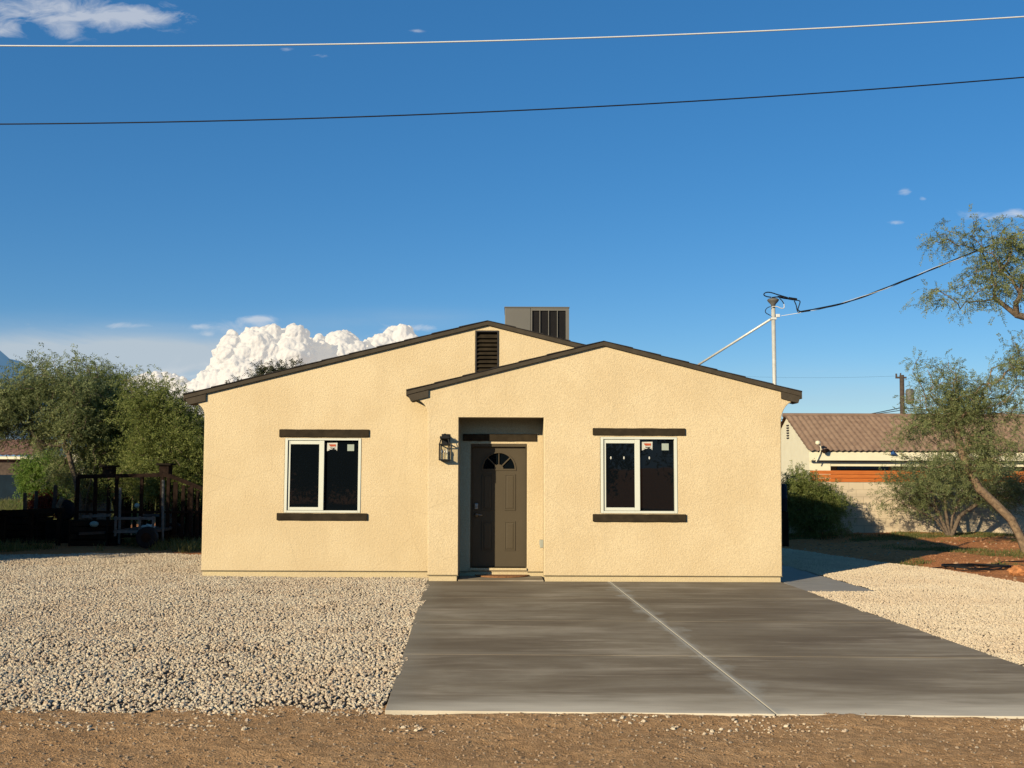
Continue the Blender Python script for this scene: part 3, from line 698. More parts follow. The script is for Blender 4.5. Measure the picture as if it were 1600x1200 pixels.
cp = MB(); frustum(cp, LX, LY, 2.215, .06, .055, 2.225, .075, .07); cp.box((LX-.075, LY-.07, 2.226), (LX+.075, LY+.07, 2.262)); cp.box((LX-.04, LY+.07, 2.23), (LX+.04, FR, 2.255)); cp.build('cap', M['black_metal'], ln, bevel=.003)
rg_ = MB(); rg2 = MB(); rg_.tube([(LX+.032*math.cos(t), LY, 2.272+.03*math.sin(t)) for t in [2*math.pi*i/18 for i in range(19)]], .0045, 6, False)
rg2.tube([(LX+.085, LY+.018*math.cos(t), 2.245+.022*math.sin(t)) for t in [2*math.pi*i/14 for i in range(15)]], .004, 6, False); rg_.build('ring', M['black_metal'], ln); rg2.build('ring', M['black_metal'], ln)
gm = MB()
for sx in (-1, 1): gm.add([(LX+sx*w, LY-d, 1.90), (LX+sx*w, LY+d, 1.90), (LX+sx*w, LY+d, 2.13), (LX+sx*w, LY-d, 2.13)], [(0, 1, 2, 3)])
gm.add([(LX-w, LY-d, 1.90), (LX+w, LY-d, 1.90), (LX+w, LY-d, 2.13), (LX-w, LY-d, 2.13)], [(0, 1, 2, 3)])
gm.build('glass', M['glass_clear'], ln)
for dx_, dy_ in ((-.038, .0), (.0, .025), (.040, -.01)):
    q = MB().tube([(LX+dx_, LY+dy_, 1.888), (LX+dx_, LY+dy_, 1.985)], .010, 8); q.build('candle_tube', M['white_paint'], ln)
    MB().lathe((LX+dx_, LY+dy_, 1.985), [(.007, 0), (.015, .02), (.016, .035), (.010, .058), (.002, .08)], 10).build('bulb', M['bulb'], ln, smooth=True)

# rooftop air conditioner
ac = empty('air_conditioner', (.46, 20, 4.0), label='grey boxy air conditioning unit standing on the roof behind the gable', cat='air conditioner')
ax0, ax1, ay0, ay1, az0, az1 = -.143, 1.074, 20.0, 21.0, 4.02, 4.88
MB().box((ax0, ay0, az0), (ax0+.50, ay1, az1)).build('cabinet', M['sheet_metal'], ac, bevel=.008)
gr_ = MB(); gx0 = ax0+.505
for k in range(5):
    x = gx0+(ax1-gx0-.03)*k/4
    wd = .028 if k in (0, 4) else .014
    gr_.box((x, ay0-.004, az0), (x+wd+(.035 if k == 4 else 0), ay0+.03, az1-.03))
gr_.box((gx0, ay0-.002, az1-.055), (ax1+.03, ay0+.03, az1)); gr_.box((gx0, ay0+.7, az0), (ax1, ay1, az1)); gr_.box((ax1, ay0+.03, az0), (ax1+.03, ay1, az1-.02))
gr_.build('coil_frame', M['sheet_metal'], ac, bevel=.003)
cl = MB().box((gx0, ay0+.05, az0), (ax1, ay0+.10, az1-.05))
for k in range(41): z = az0+.02+k*.0195; cl.box((gx0+.01, ay0+.03, z), (ax1-.005, ay0+.05, z+.008))
cl.build('coil', M['louver_dark'], ac)
MB().box((ax0-.012, ay0-.015, az1), (ax1+.042, ay1+.01, az1+.022)).build('lid', M['sheet_metal'], ac, bevel=.006)
MB().box((ax0+.1, ay0+.1, 3.6), (ax1-.1, ay1-.1, az0)).build('roof_curb', M['sheet_metal'], ac)

# electrical service mast
mp = atY(1208.5, 500, 17.3); mxx, myy = mp.x, 17.3
mtop = atY(1208, 474, 17.3).z
mast = empty('service_mast', (mxx, myy, 0), label='galvanised steel electrical mast with weatherhead rising through the right roof eave', cat='utility mast')
MB().tube([(mxx, myy, .3), (mxx, myy, mtop)], .034, 14).build('pole', M['galv'], mast, smooth=True)
MB().tube([(mxx, myy, 3.02), (mxx, myy, 3.12)], [.07, .036], 14).build('roof_flashing', M['galv'], mast)
whd = MB(); whd.lathe((mxx, myy, mtop-.02), [(.034, -.05), (.040, 0), (.085, .05), (.10, .075), (.085, .095), (.04, .11)], 16); whd.build('weatherhead', M['pale_metal'], mast, smooth=True)
bp = atY(1204, 499, 17.3); be = atY(1050, 596, 19.5)
MB().tube([bp, be], .020, 10).build('brace', M['galv'], mast, smooth=True)
cl_ = MB(); cl_.box((mxx-.045, myy-.045, bp.z-.01), (mxx+.045, myy+.045, bp.z+.03)); ip = atY(1216, 493.5, 17.3); cl_.box((mxx+.04, myy-.02, ip.z-.025), (mxx+.11, myy+.02, ip.z+.03)); cl_.build('clamp', M['white_wire'], mast, bevel=.006)
def wire(pts, Y, r, n=6, sub=6, mb=None):
    P = [atY(x, y, Y) for x, y in pts]; out = []
    for i in range(len(P)-1):
        p0 = P[max(i-1, 0)]; p1 = P[i]; p2 = P[i+1]; p3 = P[min(i+2, len(P)-1)]
        for k in range(sub):
            t = k/sub; out.append(.5*((2*p1)+(p2-p0)*t+(2*p0-5*p1+4*p2-p3)*t*t+(3*p1-p0-3*p2+p3)*t**3))
    out.append(P[-1]); mb = mb or MB(); mb.tube(out, r, n); return mb
wb = wire([(1205, 464.5), (1197, 463), (1193.5, 460), (1197, 457), (1204, 457), (1214, 460), (1224, 463), (1231, 465)], 17.28, .010)
wire([(1206, 465), (1215, 464), (1224, 466), (1232, 467)], 17.24, .011, mb=wb); wire([(1215, 463), (1224, 464), (1231, 465.5)], 17.2, .010, mb=wb)
wire([(1232, 466), (1238, 467), (1245, 468)], 17.24, .024, mb=wb)
wire([(1241, 470), (1244, 477), (1246, 486), (1249, 488), (1256, 487), (1266, 485.5)], 17.24, .009, mb=wb)
wire([(1245, 469), (1250, 471), (1248, 479), (1247, 484), (1252, 486.8), (1262, 486)], 17.22, .009, mb=wb)
wire([(1218, 466), (1222, 470), (1225, 475)], 17.24, .008, mb=wb); wire([(1204, 479), (1199, 481), (1196, 485), (1197, 489), (1204, 493)], 17.24, .007, mb=wb)
wb.build('cable_loop', M['rubber'], mast, smooth=True)
ww = wire([(1225, 475), (1225, 481), (1220, 481.5), (1214, 479), (1206, 479)], 17.24, .008); ww.build('cable_loop', M['white_wire'], mast, smooth=True)['label'] = 'pale grey end of the cable loop'

# service drop: twisted dark and silver strands rising to the right
def drop():
    P = [(1249, 488), (1300, 478), (1350, 463), (1400, 444), (1450, 423), (1495, 405), (1560, 378), (1660, 335), (1800, 272)]
    Ys = [17.24, 17.3, 17.4, 17.5, 17.6, 17.7, 17.8, 17.9, 18.0]
    C = [atY(x, y, Y) for (x, y), Y in zip(P, Ys)]; pts = []
    for i in range(len(C)-1):
        p0 = C[max(i-1, 0)]; p1 = C[i]; p2 = C[i+1]; p3 = C[min(i+2, len(C)-1)]
        for k in range(14):
            t = k/14; pts.append(.5*((2*p1)+(p2-p0)*t+(2*p0-5*p1+4*p2-p3)*t*t+(3*p1-p0-3*p2+p3)*t**3))
    ro_ = empty('service_cable', C[0], label='twisted black and silver service cable running from the mast up into the right tree', cat='cable')
    def strand(ph, rad):
        out = []; s = 0
        for i, p in enumerate(pts):
            if i: s += (pts[i]-pts[i-1]).length
            a_ = s*2*math.pi/1.5+ph; out.append(p+Vector((0, math.cos(a_), math.sin(a_)))*rad)
        return out
    b_ = MB(); b_.tube(strand(0, .011), .0095, 6); b_.tube(strand(1.5, .011), .0095, 6); b_.build('insulated_strand', M['rubber'], ro_, smooth=True)
    s_ = MB(); s_.tube([ip+Vector((.05, 0, 0)), atY(1249, 489, 17.24)]+strand(3.6, .012)[1:], .005, 6); s_.build('bare_strand', M['white_wire'], ro_, smooth=True)
drop()

# overhead street cables (catenary through three measured points)
def overhead(pts, Y, r, mat, label):
    P = [atY(x, y, Y) for x, y in pts]; X = [p.x for p in P]; Z = [p.z for p in P]
    cf = np.polyfit(X, Z, 2)
    o = MB().tube([(x, Y, float(np.polyval(cf, x))) for x in np.linspace(-16, 16, 65)], r, 8).build('overhead_cable', mat, smooth=True)
    tag(o, label, 'cable', 'overhead cables crossing the sky')
overhead([(0, 72), (400, 69.5), (800, 64), (1200, 48), (1600, 26)], 14, .0112, M['white_wire'], 'upper pale cable crossing the whole sky above the house')
overhead([(0, 194), (400, 187), (800, 174), (1200, 150), (1600, 121)], 14.3, .0095, M['rubber'], 'lower black cable crossing the whole sky above the house')

# ------------------------------------------------------------------ vegetation
def sprays(tips, dirs, nspray, nleaf, size, rach, droop, rg, spread=.16):
    """small leaflets set in pairs along drooping leaf stems"""
    T = np.repeat(np.array(tips), nspray, 0); D = np.repeat(np.array(dirs), nspray, 0)
    n = len(T)
    T = T+rg.normal(size=(n, 3))*spread*np.array([1, 1, .8])
    d = D*.7+rg.normal(size=(n, 3))*.8; d[:, 2] -= droop*.6; d /= np.linalg.norm(d, axis=1)[:, None]
    ln = rach*rg.uniform(.6, 1.3, n)
    side = np.cross(d, rg.normal(size=(n, 3))); side /= np.linalg.norm(side, axis=1)[:, None]
    t = np.linspace(.1, 1, nleaf)
    P = T[:, None]+d[:, None]*(t[None, :, None]*ln[:, None, None]); P[:, :, 2] -= (t**2)[None]*ln[:, None]*droop*.5
    V = []
    for sgn in (-1, 1):
        sz = size*rg.uniform(.7, 1.25, (n, nleaf, 1))
        a = side[:, None]*sgn+d[:, None]*.55+rg.normal(size=(n, nleaf, 3))*.22; a /= np.linalg.norm(a, axis=2)[:, :, None]
        w = np.cross(a, d[:, None]+rg.normal(size=(n, nleaf, 3))*.5); w /= np.linalg.norm(w, axis=2)[:, :, None]+1e-9; w = np.cross(a, w)
        c = P
        V.append(np.stack([c, c+a*sz*.5+w*sz*.17, c+a*sz, c+a*sz*.5-w*sz*.17], 2).reshape(-1, 4, 3))
    V = np.concatenate(V); return V.reshape(-1, 3), np.arange(len(V)*4).reshape(-1, 4)
def tree(name, label, cat, base, trunk, blobs, npts, seed, leaf, bark, r0=.09, nspray=7, nleaf=6, size=.045, rach=.16, droop=.4, spread=.16, tipr=.006, group=None, stems=None, shell=.5, kink=.12):
    """skeleton grown through points spread in crown lobes, then leaf sprays on its tips"""
    rg = np.random.default_rng(seed)
    nodes = [np.array(p, float) for p in trunk[0]]; par = [-1]+list(range(len(nodes)-1))
    for extra in trunk[1:]:
        s = len(nodes); nodes += [np.array(p, float) for p in extra]; par += [0]+list(range(s, s+len(extra)-1))
    depth0 = len(nodes)
    P = []
    vol = np.array([b[1][0]*b[1][1]*b[1][2]*(b[2] if len(b) > 2 else 1) for b in blobs]); cnt = np.maximum(4, (npts*vol/vol.sum()).astype(int))
    for (b, k) in zip(blobs, cnt):
        u = rg.normal(size=(k, 3)); u /= np.linalg.norm(u, axis=1)[:, None]; rr = rg.random(k)**(shell)
        P.append(np.array(b[0])+u*rr[:, None]*np.array(b[1])*(1+.18*rg.normal(size=(k, 1))))
    P = np.concatenate(P); P = P[P[:, 2] > .12]
    top = nodes[len(trunk[0])-1]; o = np.argsort(np.linalg.norm(P-top, axis=1)); P = P[o]
    N_ = np.array(nodes); root = N_[0]
    plen = [0.0]
    for i in range(1, len(nodes)): plen.append(plen[par[i]]+np.linalg.norm(N_[i]-N_[par[i]]))
    cap = len(nodes)+len(P)*3+5; A = np.zeros((cap, 3)); A[:len(nodes)] = N_; PL = np.zeros(cap); PL[:len(nodes)] = plen; cn = len(nodes)
    tips = []; minidx = 1
    for p in P:
        d = np.linalg.norm(A[minidx:cn]-p, axis=1); cost = d+.22*PL[minidx:cn]; j = int(np.argmin(cost))+minidx
        L_ = np.linalg.norm(p-A[j])
        if L_ < .03: continue
        m = 1 if L_ < .3 else (2 if L_ < .8 else 3)
        prev = j
        for q in range(1, m+1):
            t = q/m; pt = A[j]+(p-A[j])*t
            if q < m: pt = pt+rg.normal(size=3)*L_*kink; pt[2] += .08*L_
            A[cn] = pt; par.append(prev); PL[cn] = PL[prev]+np.linalg.norm(pt-A[prev]); prev = cn; cn += 1
        tips.append(prev)
    A = A[:cn]; par = np.array(par); rad = np.zeros(cn); ch = np.zeros(cn, int)
    for i in range(cn-1, 0, -1):
        if ch[i] == 0: rad[i] = tipr**2.2
        rad[par[i]] += rad[i]; ch[par[i]] += 1
    rad = np.maximum(rad, 1e-9)**(1/2.2); rad = rad*min(1.0, 1.0) ; sc_r = r0/rad[0] if rad[0] > 0 else 1
    rad = np.where(rad > tipr*1.6, tipr*1.6+(rad-tipr*1.6)*((r0-tipr*1.6)/max(1e-6, rad[0]-tipr*1.6)), rad)
    rt = empty(name, base, label=label, cat=cat, group=group)
    V = []; Q = []; k = 6
    ang = np.arange(k)*2*np.pi/k; vi = 0
    for i in range(1, cn):
        a, b = A[par[i]], A[i]; d = b-a; l = np.linalg.norm(d)
        if l < 1e-5: continue
        d /= l; h = np.array([0, 0, 1.]) if abs(d[2]) < .9 else np.array([1., 0, 0]); u = np.cross(d, h); u /= np.linalg.norm(u); w_ = np.cross(d, u)
        ra = min(rad[par[i]], rad[i]*1.35); rb = rad[i]; e = d*ra*.3
        ring = np.cos(ang)[:, None]*u+np.sin(ang)[:, None]*w_
        V.append(a-e+ring*ra); V.append(b+e*.3+ring*rb)
        q = np.arange(k); Q.append(np.stack([vi+q, vi+(q+1) % k, vi+k+(q+1) % k, vi+k+q], 1)); vi += 2*k
    np_mesh('trunk', np.concatenate(V), np.concatenate(Q), bark, rt, smooth=True)
    tp = A[tips]; td = tp-A[par[tips]]; td /= np.linalg.norm(td, axis=1)[:, None]+1e-9
    mid = (tp+A[par[tips]])/2
    LV, LQ = sprays(np.concatenate([tp, mid]), np.concatenate([td, td]), nspray, nleaf, size, rach, droop, rg, spread)
    np_mesh('crown', LV, LQ, leaf, rt)
    return rt
def W(px, py, Y): return tuple(atY(px, py, Y))
def B(px, py, Y, rx, ry, w=1, dy=None):
    s = Y/F; return (W(px, py, Y), (rx*s, (dy if dy else rx*s*.9), ry*s), w)

# right: leaning tree in front of the wall
g0 = atZ(1604, 868, GZ)
Yt = g0.y
tree('mesquite_tree', 'leaning feathery tree with bare curved pale trunk at the right edge of the yard', 'tree', g0,
     [[tuple(g0), W(1596, 842, Yt), W(1580, 812, Yt), W(1556, 788, Yt), W(1530, 764, Yt), W(1515, 738, Yt), W(1502, 705, Yt), W(1494, 670, Yt), W(1490, 640, Yt)]],
     [B(1490, 625, Yt, 60, 50), B(1450, 655, Yt, 55, 45, .8), B(1525, 650, Yt, 55, 55), B(1475, 590, Yt, 38, 32, .7), B(1410, 690, Yt, 30, 26, .35), B(1430, 570, Yt, 10, 16, .3), B(1545, 705, Yt, 55, 40, 1.1), B(1500, 735, Yt, 45, 22, .7), B(1585, 605, Yt, 45, 60, .9), B(1600, 560, Yt, 35, 35, .8), B(1470, 720, Yt, 60, 26, .7)],
     520, 11, M['leaf_grey'], M['bark_pale'], r0=.092, nspray=5, nleaf=7, size=.044, rach=.17, spread=.13, tipr=.0055, kink=.16)
# right: multi stem bush in front of the wall
b0 = atZ(1484, 830, GZ); Yb = min(b0.y, 27.6); b0 = Vector((b0.x*Yb/b0.y, Yb, GZ))
stems = [[tuple(b0), W(1466, 800, Yb), W(1440, 772, Yb)]]+[[W(1488, 808, Yb), W(1500, 780, Yb)], [W(1500, 806, Yb), W(1530, 785, Yb), W(1556, 770, Yb)], [W(1462, 812, Yb), W(1430, 795, Yb), W(1400, 780, Yb)], [W(1478, 800, Yb), W(1476, 770, Yb)]]
tree('mesquite_bush', 'wide multi stemmed bush spreading in front of the pale block wall', 'bush', b0, stems,
     [B(1430, 758, Yb, 55, 30), B(1480, 750, Yb, 55, 38), B(1540, 752, Yb, 60, 36), B(1590, 765, Yb, 45, 40), B(1395, 745, Yb, 30, 18, .6), B(1440, 790, Yb, 45, 18, .7), B(1375, 785, Yb, 15, 10, .3)],
     470, 12, M['leaf_grey'], M['bark'], r0=.09, nspray=5, nleaf=6, size=.048, rach=.17, spread=.15, tipr=.006)
# right: bush beside the house corner
b1 = Vector((atY(1262, 820, 27.5).x, 27.6, GZ))
tree('mesquite_bush', 'rounded green bush beside the right rear corner of the tan house', 'bush', b1, [[tuple(b1), W(1262, 805, 27.5), W(1255, 785, 27.5)], [W(1275, 800, 27.5), W(1290, 785, 27.5)], [W(1250, 800, 27.5), W(1238, 780, 27.5)]],
     [B(1250, 765, 27.5, 34, 30), B(1280, 785, 27.5, 36, 30), B(1310, 790, 27.5, 18, 18, .8), B(1238, 790, 27.5, 26, 34), B(1268, 810, 27.5, 45, 22), B(1300, 770, 27.5, 10, 10, .5), B(1245, 733, 27.5, 10, 12, .3)],
     420, 13, M['leaf'], M['bark'], r0=.05, nspray=7, nleaf=6, size=.050, rach=.16, spread=.14)
# right: near tree outside the frame whose boughs hang into it
Yn = 15.5
nb = Vector((10.6, 16.2, GZ))
tree('mesquite_tree', 'tall tree whose leafy bough hangs into the sky at the upper right edge', 'tree', nb,
     [[tuple(nb), (10.5, 16.1, 1.2), (10.2, 15.9, 2.6), (9.6, 15.7, 3.4), (8.9, 15.6, 3.75), (8.2, 15.5, 3.95), W(1588, 492, Yn), W(1560, 470, Yn)], [(10.6, 16.1, 3.0), (10.2, 15.7, 4.6), (9.6, 15.6, 5.2)]],
     [B(1560, 400, Yn, 55, 35), B(1515, 368, Yn, 50, 26, .8), B(1480, 462, Yn, 40, 16, .6), B(1540, 455, Yn, 50, 30), B(1590, 370, Yn, 45, 30), B(1600, 440, Yn, 40, 45), B(1690, 400, Yn, 90, 80), B(1720, 300, Yn, 90, 80), B(1528, 425, Yn, 45, 22, .8), B(1462, 380, Yn, 14, 8, .3), B(1445, 470, Yn, 12, 6, .3)],
     450, 14, M['leaf_grey'], M['bark'], r0=.10, nspray=5, nleaf=9, size=.036, rach=.17, droop=.5, spread=.10, tipr=.0045, kink=.14)
# left: three big trees behind the pen
def lt(px, py, Y): return W(px, py, Y)
YA = 27.
a0 = Vector((lt(128, 800, YA)[0], YA, GZ))
G3 = 'trees behind the dark pen'
tree('mesquite_tree', 'grey green tree with thin open top, leftmost behind the dark pen', 'tree', a0, [[tuple(a0), lt(126, 790, YA), lt(118, 750, YA), lt(108, 712, YA), lt(95, 670, YA)], [lt(135, 780, YA), lt(150, 720, YA)]],
     [B(60, 590, YA, 38, 34, .55), B(35, 622, YA, 55, 44), B(110, 615, YA, 60, 45), B(105, 660, YA, 60, 30), B(5, 640, YA, 50, 38, .8), B(85, 700, YA, 30, 22, .5), B(60, 672, YA+.8, 75, 16, .8), B(150, 708, YA+.8, 45, 34, .7), B(120, 745, YA+.8, 50, 30, .8), B(60, 562, YA, 30, 14, .25), B(-40, 640, YA, 60, 60, .8)],
     820, 21, M['leaf_grey'], M['bark'], r0=.065, nspray=7, nleaf=5, size=.062, rach=.2, spread=.18, tipr=.007, group=G3)
YB = 28.5
a1 = Vector((lt(190, 800, YB)[0], YB, GZ))
tree('mesquite_tree', 'dense middle tree with many bare stems behind the dark pen', 'tree', a1, [[tuple(a1), lt(186, 770, YB), lt(180, 720, YB), lt(172, 680, YB)], [lt(200, 775, YB), lt(215, 730, YB)], [lt(175, 775, YB), lt(155, 730, YB)]],
     [B(150, 610, YB, 50, 38), B(175, 650, YB, 75, 55), B(165, 585, YB, 28, 20, .5), B(215, 700, YB, 70, 50), B(150, 670, YB, 50, 40, .9), B(215, 740, YB, 70, 34, .8), B(165, 722, YB, 30, 30, .8), B(150, 765, YB, 40, 20, .5), B(118, 570, YB, 16, 10, .2)],
     850, 22, M['leaf'], M['bark'], r0=.13, nspray=8, nleaf=5, size=.062, rach=.2, spread=.19, tipr=.007, group=G3)
YC = 26.5
a2 = Vector((lt(262, 800, YC)[0], YC, GZ))
tree('mesquite_tree', 'green tree nearest the left wall of the tan house behind the dark pen', 'tree', a2, [[tuple(a2), lt(260, 770, YC), lt(255, 730, YC), lt(262, 690, YC)], [lt(275, 770, YC), lt(300, 720, YC)]],
     [B(235, 630, YC, 48, 40), B(275, 655, YC, 40, 42), B(300, 690, YC, 40, 50), B(255, 700, YC, 60, 45), B(290, 750, YC, 55, 40), B(230, 750, YC, 60, 30, .7), B(345, 700, YC, 50, 55, .8)],
     850, 23, M['leaf'], M['bark'], r0=.12, nspray=8, nleaf=5, size=.060, rach=.19, spread=.18, tipr=.007, group=G3)
# bright shrub at left, twigs behind the roof
sy = 32.
s0 = Vector((lt(75, 790, sy)[0], sy, GZ))
tree('shrub', 'bright green leafy shrub beyond the old fence posts at left', 'bush', s0, [[tuple(s0), lt(75, 775, sy), lt(75, 755, sy)]], [B(70, 735, sy, 34, 30), B(55, 750, sy, 24, 22), B(95, 745, sy, 28, 30), B(78, 765, sy, 36, 18)],
     330, 24, M['leaf_bright'], M['bark'], r0=.05, nspray=8, nleaf=5, size=.07, rach=.16, spread=.16)
ty = 34.
t0 = Vector((lt(430, 700, ty)[0], ty, GZ))
tree('mesquite_tree', 'tree behind the house with only its top twigs showing above the left roof slope', 'tree', t0, [[tuple(t0), lt(432, 680, ty), lt(435, 640, ty), lt(432, 612, ty)]], [B(418, 588, ty, 26, 20), B(450, 586, ty, 22, 18, .7), B(365, 605, ty, 16, 14, .5), B(410, 574, ty, 10, 8, .3), B(461, 568, ty, 4, 8, .15), B(430, 625, ty, 60, 20, .8), B(445, 574, ty, 3, 6, .1)],
     260, 25, M['leaf_dark'], M['bark'], r0=.12, nspray=4, nleaf=5, size=.075, rach=.18, spread=.12, tipr=.008)
# shade trees just outside the frame on the left
for i, (x, y, h, sd) in enumerate(((-11.8, 19.0, 3.3, 31), (-13.1, 20.9, 3.5, 32), (-14.6, 23.0, 3.3, 33))):
    tb_ = Vector((x, y, GZ))
    tree('mesquite_tree', ['low dense tree just beyond the left edge of the photo, nearest the gravel', 'tallest dense tree just beyond the left edge, between its two neighbours', 'dense tree just beyond the left edge, level with the dark pen'][i], 'tree', tb_, [[tuple(tb_), (x, y, .8), (x+.1, y, 1.5)], [(x+.3, y, .9), (x+.8, y, 1.6)]],
         [((x, y, h*.65), (1.3, 1.2, h*.34)), ((x+.4, y+.4, h*.45), (.95, 1.0, h*.30)), ((x-.8, y, h*.5), (1.1, 1.1, h*.34)), ((x, y, h*.25), (1.4, 1.1, h*.22))],
         520, sd, M['leaf'], M['bark'], r0=.12, nspray=11, nleaf=4, size=.12, rach=.2, spread=.24, group='shade trees left of the gravel')

# trees across the road, mirrored in the windows; row added to block sky fill
for i, (x, y, h, sd) in enumerate(((-27, -20, 7, 71), (-18, -17, 5.8, 72), (-9.5, -19, 6.6, 73), (-.5, -16, 5.6, 74), (13.5, -18, 7.2, 75), (24, -17, 6.5, 76))):
    tb_ = Vector((x, y, GZ)); lab = ['farthest left', 'second from the left', 'third from the left', 'fourth from the left', 'fifth from the left', 'farthest right']
    tree('added_roadside_tree', 'added dense dark tree across the road behind the viewpoint, %s of the row' % lab[i], 'tree', tb_, [[tuple(tb_), (x, y, 1.0), (x+.2, y, 1.9)], [(x+.3, y, 1.1), (x+1, y, 2.0)]],
         [((x, y, h*.62), (3.4, 2.2, h*.36)), ((x+3, y+.3, h*.45), (2.6, 2.0, h*.33)), ((x-3, y, h*.45), (2.6, 2.0, h*.33)), ((x, y, h*.25), (4.6, 1.6, h*.2))],
         420, sd, M['leaf_dark'], M['bark'], r0=.16, nspray=8, nleaf=3, size=.26, rach=.5, spread=.45, group='added row of trees across the road')
def grass(name, label, pts_fn, n, hmin, hmax, seed, zf, mat='grassblade', wid=.006):
    rg = np.random.default_rng(seed); X, Y = pts_fn(rg, n); n = len(X); Z = zf(X, Y)
    h = rg.uniform(hmin, hmax, n); a = rg.uniform(0, 6.28, n); lx, ly = rg.normal(size=n)*.35*h, rg.normal(size=n)*.35*h; w = wid
    c = np.stack([X, Y, Z-.01], 1); dx = np.stack([np.cos(a)*w, np.sin(a)*w, 0*a], 1); m_ = c+np.stack([lx*.4, ly*.4, h*.6], 1); t_ = c+np.stack([lx, ly, h], 1)
    V = np.stack([c-dx, c+dx, m_+dx*.7, m_-dx*.7, t_], 1).reshape(-1, 3); i = np.arange(n)*5
    Q = np.concatenate([np.stack([i, i+1, i+2, i+3], 1), np.stack([i+3, i+2, i+4, i+4], 1)])
    me = bpy.data.meshes.new(name); me.from_pydata([tuple(v) for v in V], [], [tuple(q) if q[2] != q[3] else tuple(q[:3]) for q in Q]); me.update()
    o = link(name, me, M[mat]); tag(o, label, 'grass', kind='stuff'); return o
def gp_right(rg, n):
    X = rg.uniform(7, 14.5, n); Y = rg.uniform(19.6, 28.6, n); k = fbm(X*.55, Y*.8, 4, 50)
    k = k+np.where(Y > 27.3, .10, 0)-np.where(Y < 21.5, .07, 0)+np.where(Y > 22.5, .02, 0)
    m_ = (k > .50) & (rg.random(n) < np.clip((k-.48)*9, 0, 1)) & ~keepR(X, Y); return X[m_], Y[m_]
grass('grass', 'patchy short green grass on the red dirt before the block wall', gp_right, 90000, .02, .09, 60, gz)
def gp_left(rg, n):
    X = rg.uniform(-21, -12.5, n); Y = rg.uniform(29, 44, n); return X, Y
grass('grass', 'tall sunlit green grass beyond the old fence at far left', gp_left, 42000, .2, .62, 61, gz, 'grassblade', .016)
def gp_l2(rg, n):
    X = rg.uniform(-13.5, -5.2, n); Y = rg.uniform(22.2, 27, n); k = fbm(X*.9, Y*.9, 3, 70); m_ = k > .5; return X[m_], Y[m_]
grass('grass', 'dry weeds growing in the shade around the pen', gp_l2, 16000, .04, .28, 62, gz, 'grassblade', .007)

# ------------------------------------------------------------------ right yard: wall, screen, house behind, pole
Yw = 29.0
wz = atY(1300, 753.5, Yw).z; wt = atY(1300, 735, Yw).z
bwl = MB().box((5.2, Yw, -.25), (26, Yw+.2, wz)).build('block_wall', M['block'], bevel=.008); tag(bwl, 'pale concrete block wall running across the back of the right yard', 'wall')
wx0 = atY(1267, 745, Yw).x
ws = empty('wood_screen', (wx0, Yw+.1, wz), label='low screen of orange stained horizontal boards on top of the block wall', cat='fence')
hh = (wt-wz-.015)/3
for k in range(3):
    MB().box((wx0, Yw+.06, wz+.008+k*(hh+.004)), (26, Yw+.085, wz+.008+k*(hh+.004)+hh-.004)).build('board', M['orange_wood'], ws, bevel=.003)
for k in range(9): MB().box((wx0+.02+k*2.0, Yw+.09, wz), (wx0+.11+k*2.0, Yw+.15, wt-.005)).build('post', M['orange_wood'], ws)

nh = empty('neighbour_house', (16, 41, 0), label='cream house with brown tiled gable roof behind the block wall at right', cat='house')
Ye = 38.0; Yr = 41.3; hx0 = atY(1266, 708, Ye).x; hx1 = 34.
rz0 = atY(1228, 650, Yr).z; ez = atY(1300, 706, Ye).z; sl = (rz0-ez)/(Yr-Ye)
# gable end walls (profile in YZ)
def yz_prism(mb, loop, x0, x1):
    n_ = len(loop); V = [(x0, y, z) for y, z in loop]+[(x1, y, z) for y, z in loop]
    mb.add(V, [tuple(range(n_)), tuple(range(n_, 2*n_))[::-1]]+[(i, i+n_, (i+1) % n_+n_, (i+1) % n_) for i in range(n_)]); return mb
YB2 = Yr+(Yr-Ye)
yz_prism(MB(), [(Ye+.25, -.1), (Ye+.25, ez), (Yr, rz0-.09), (YB2-.25, ez), (YB2-.25, -.1)], hx0+.03, hx0+.35).build('wall', M['white_paint'], nh)
colx = atY(1301, 730, Ye).x
wl = MB(); wl.box((hx0+.35, Ye+.25, -.1), (colx, Ye+.75, ez-.05)).box((hx0+.35, Ye+2.4, -.1), (hx1, Ye+2.6, ez)); wl.build('wall', M['white_paint'], nh)
bz0, bz1 = atY(1350, 728.5, Ye+.25).z, atY(1350, 721.5, Ye+.25).z
MB().box((colx, Ye+.27, bz0), (hx1, Ye+.5, bz1)).build('beam', M['white_paint'], nh)
for k in range(5): MB().box((colx+4.2+k*3.5, Ye+.28, -.1), (colx+4.4+k*3.5, Ye+.49, bz0)).build('column', M['white_paint'], nh)
fz0 = atY(1350, 719.5, Ye).z
MB().box((hx0-.05, Ye-.02, fz0), (hx1, Ye+.06, ez+.0)).build('fascia', M['white_paint'], nh)
MB().box((hx0+.35, Ye+.06, ez-.06), (hx1, Ye+2.4, ez-.02)).build('soffit', M['white_paint'], nh)
MB().box((colx+.9, Ye+2.37, .9), (colx+2.9, Ye+2.41, 2.0)).build('window', M['glass'], nh)
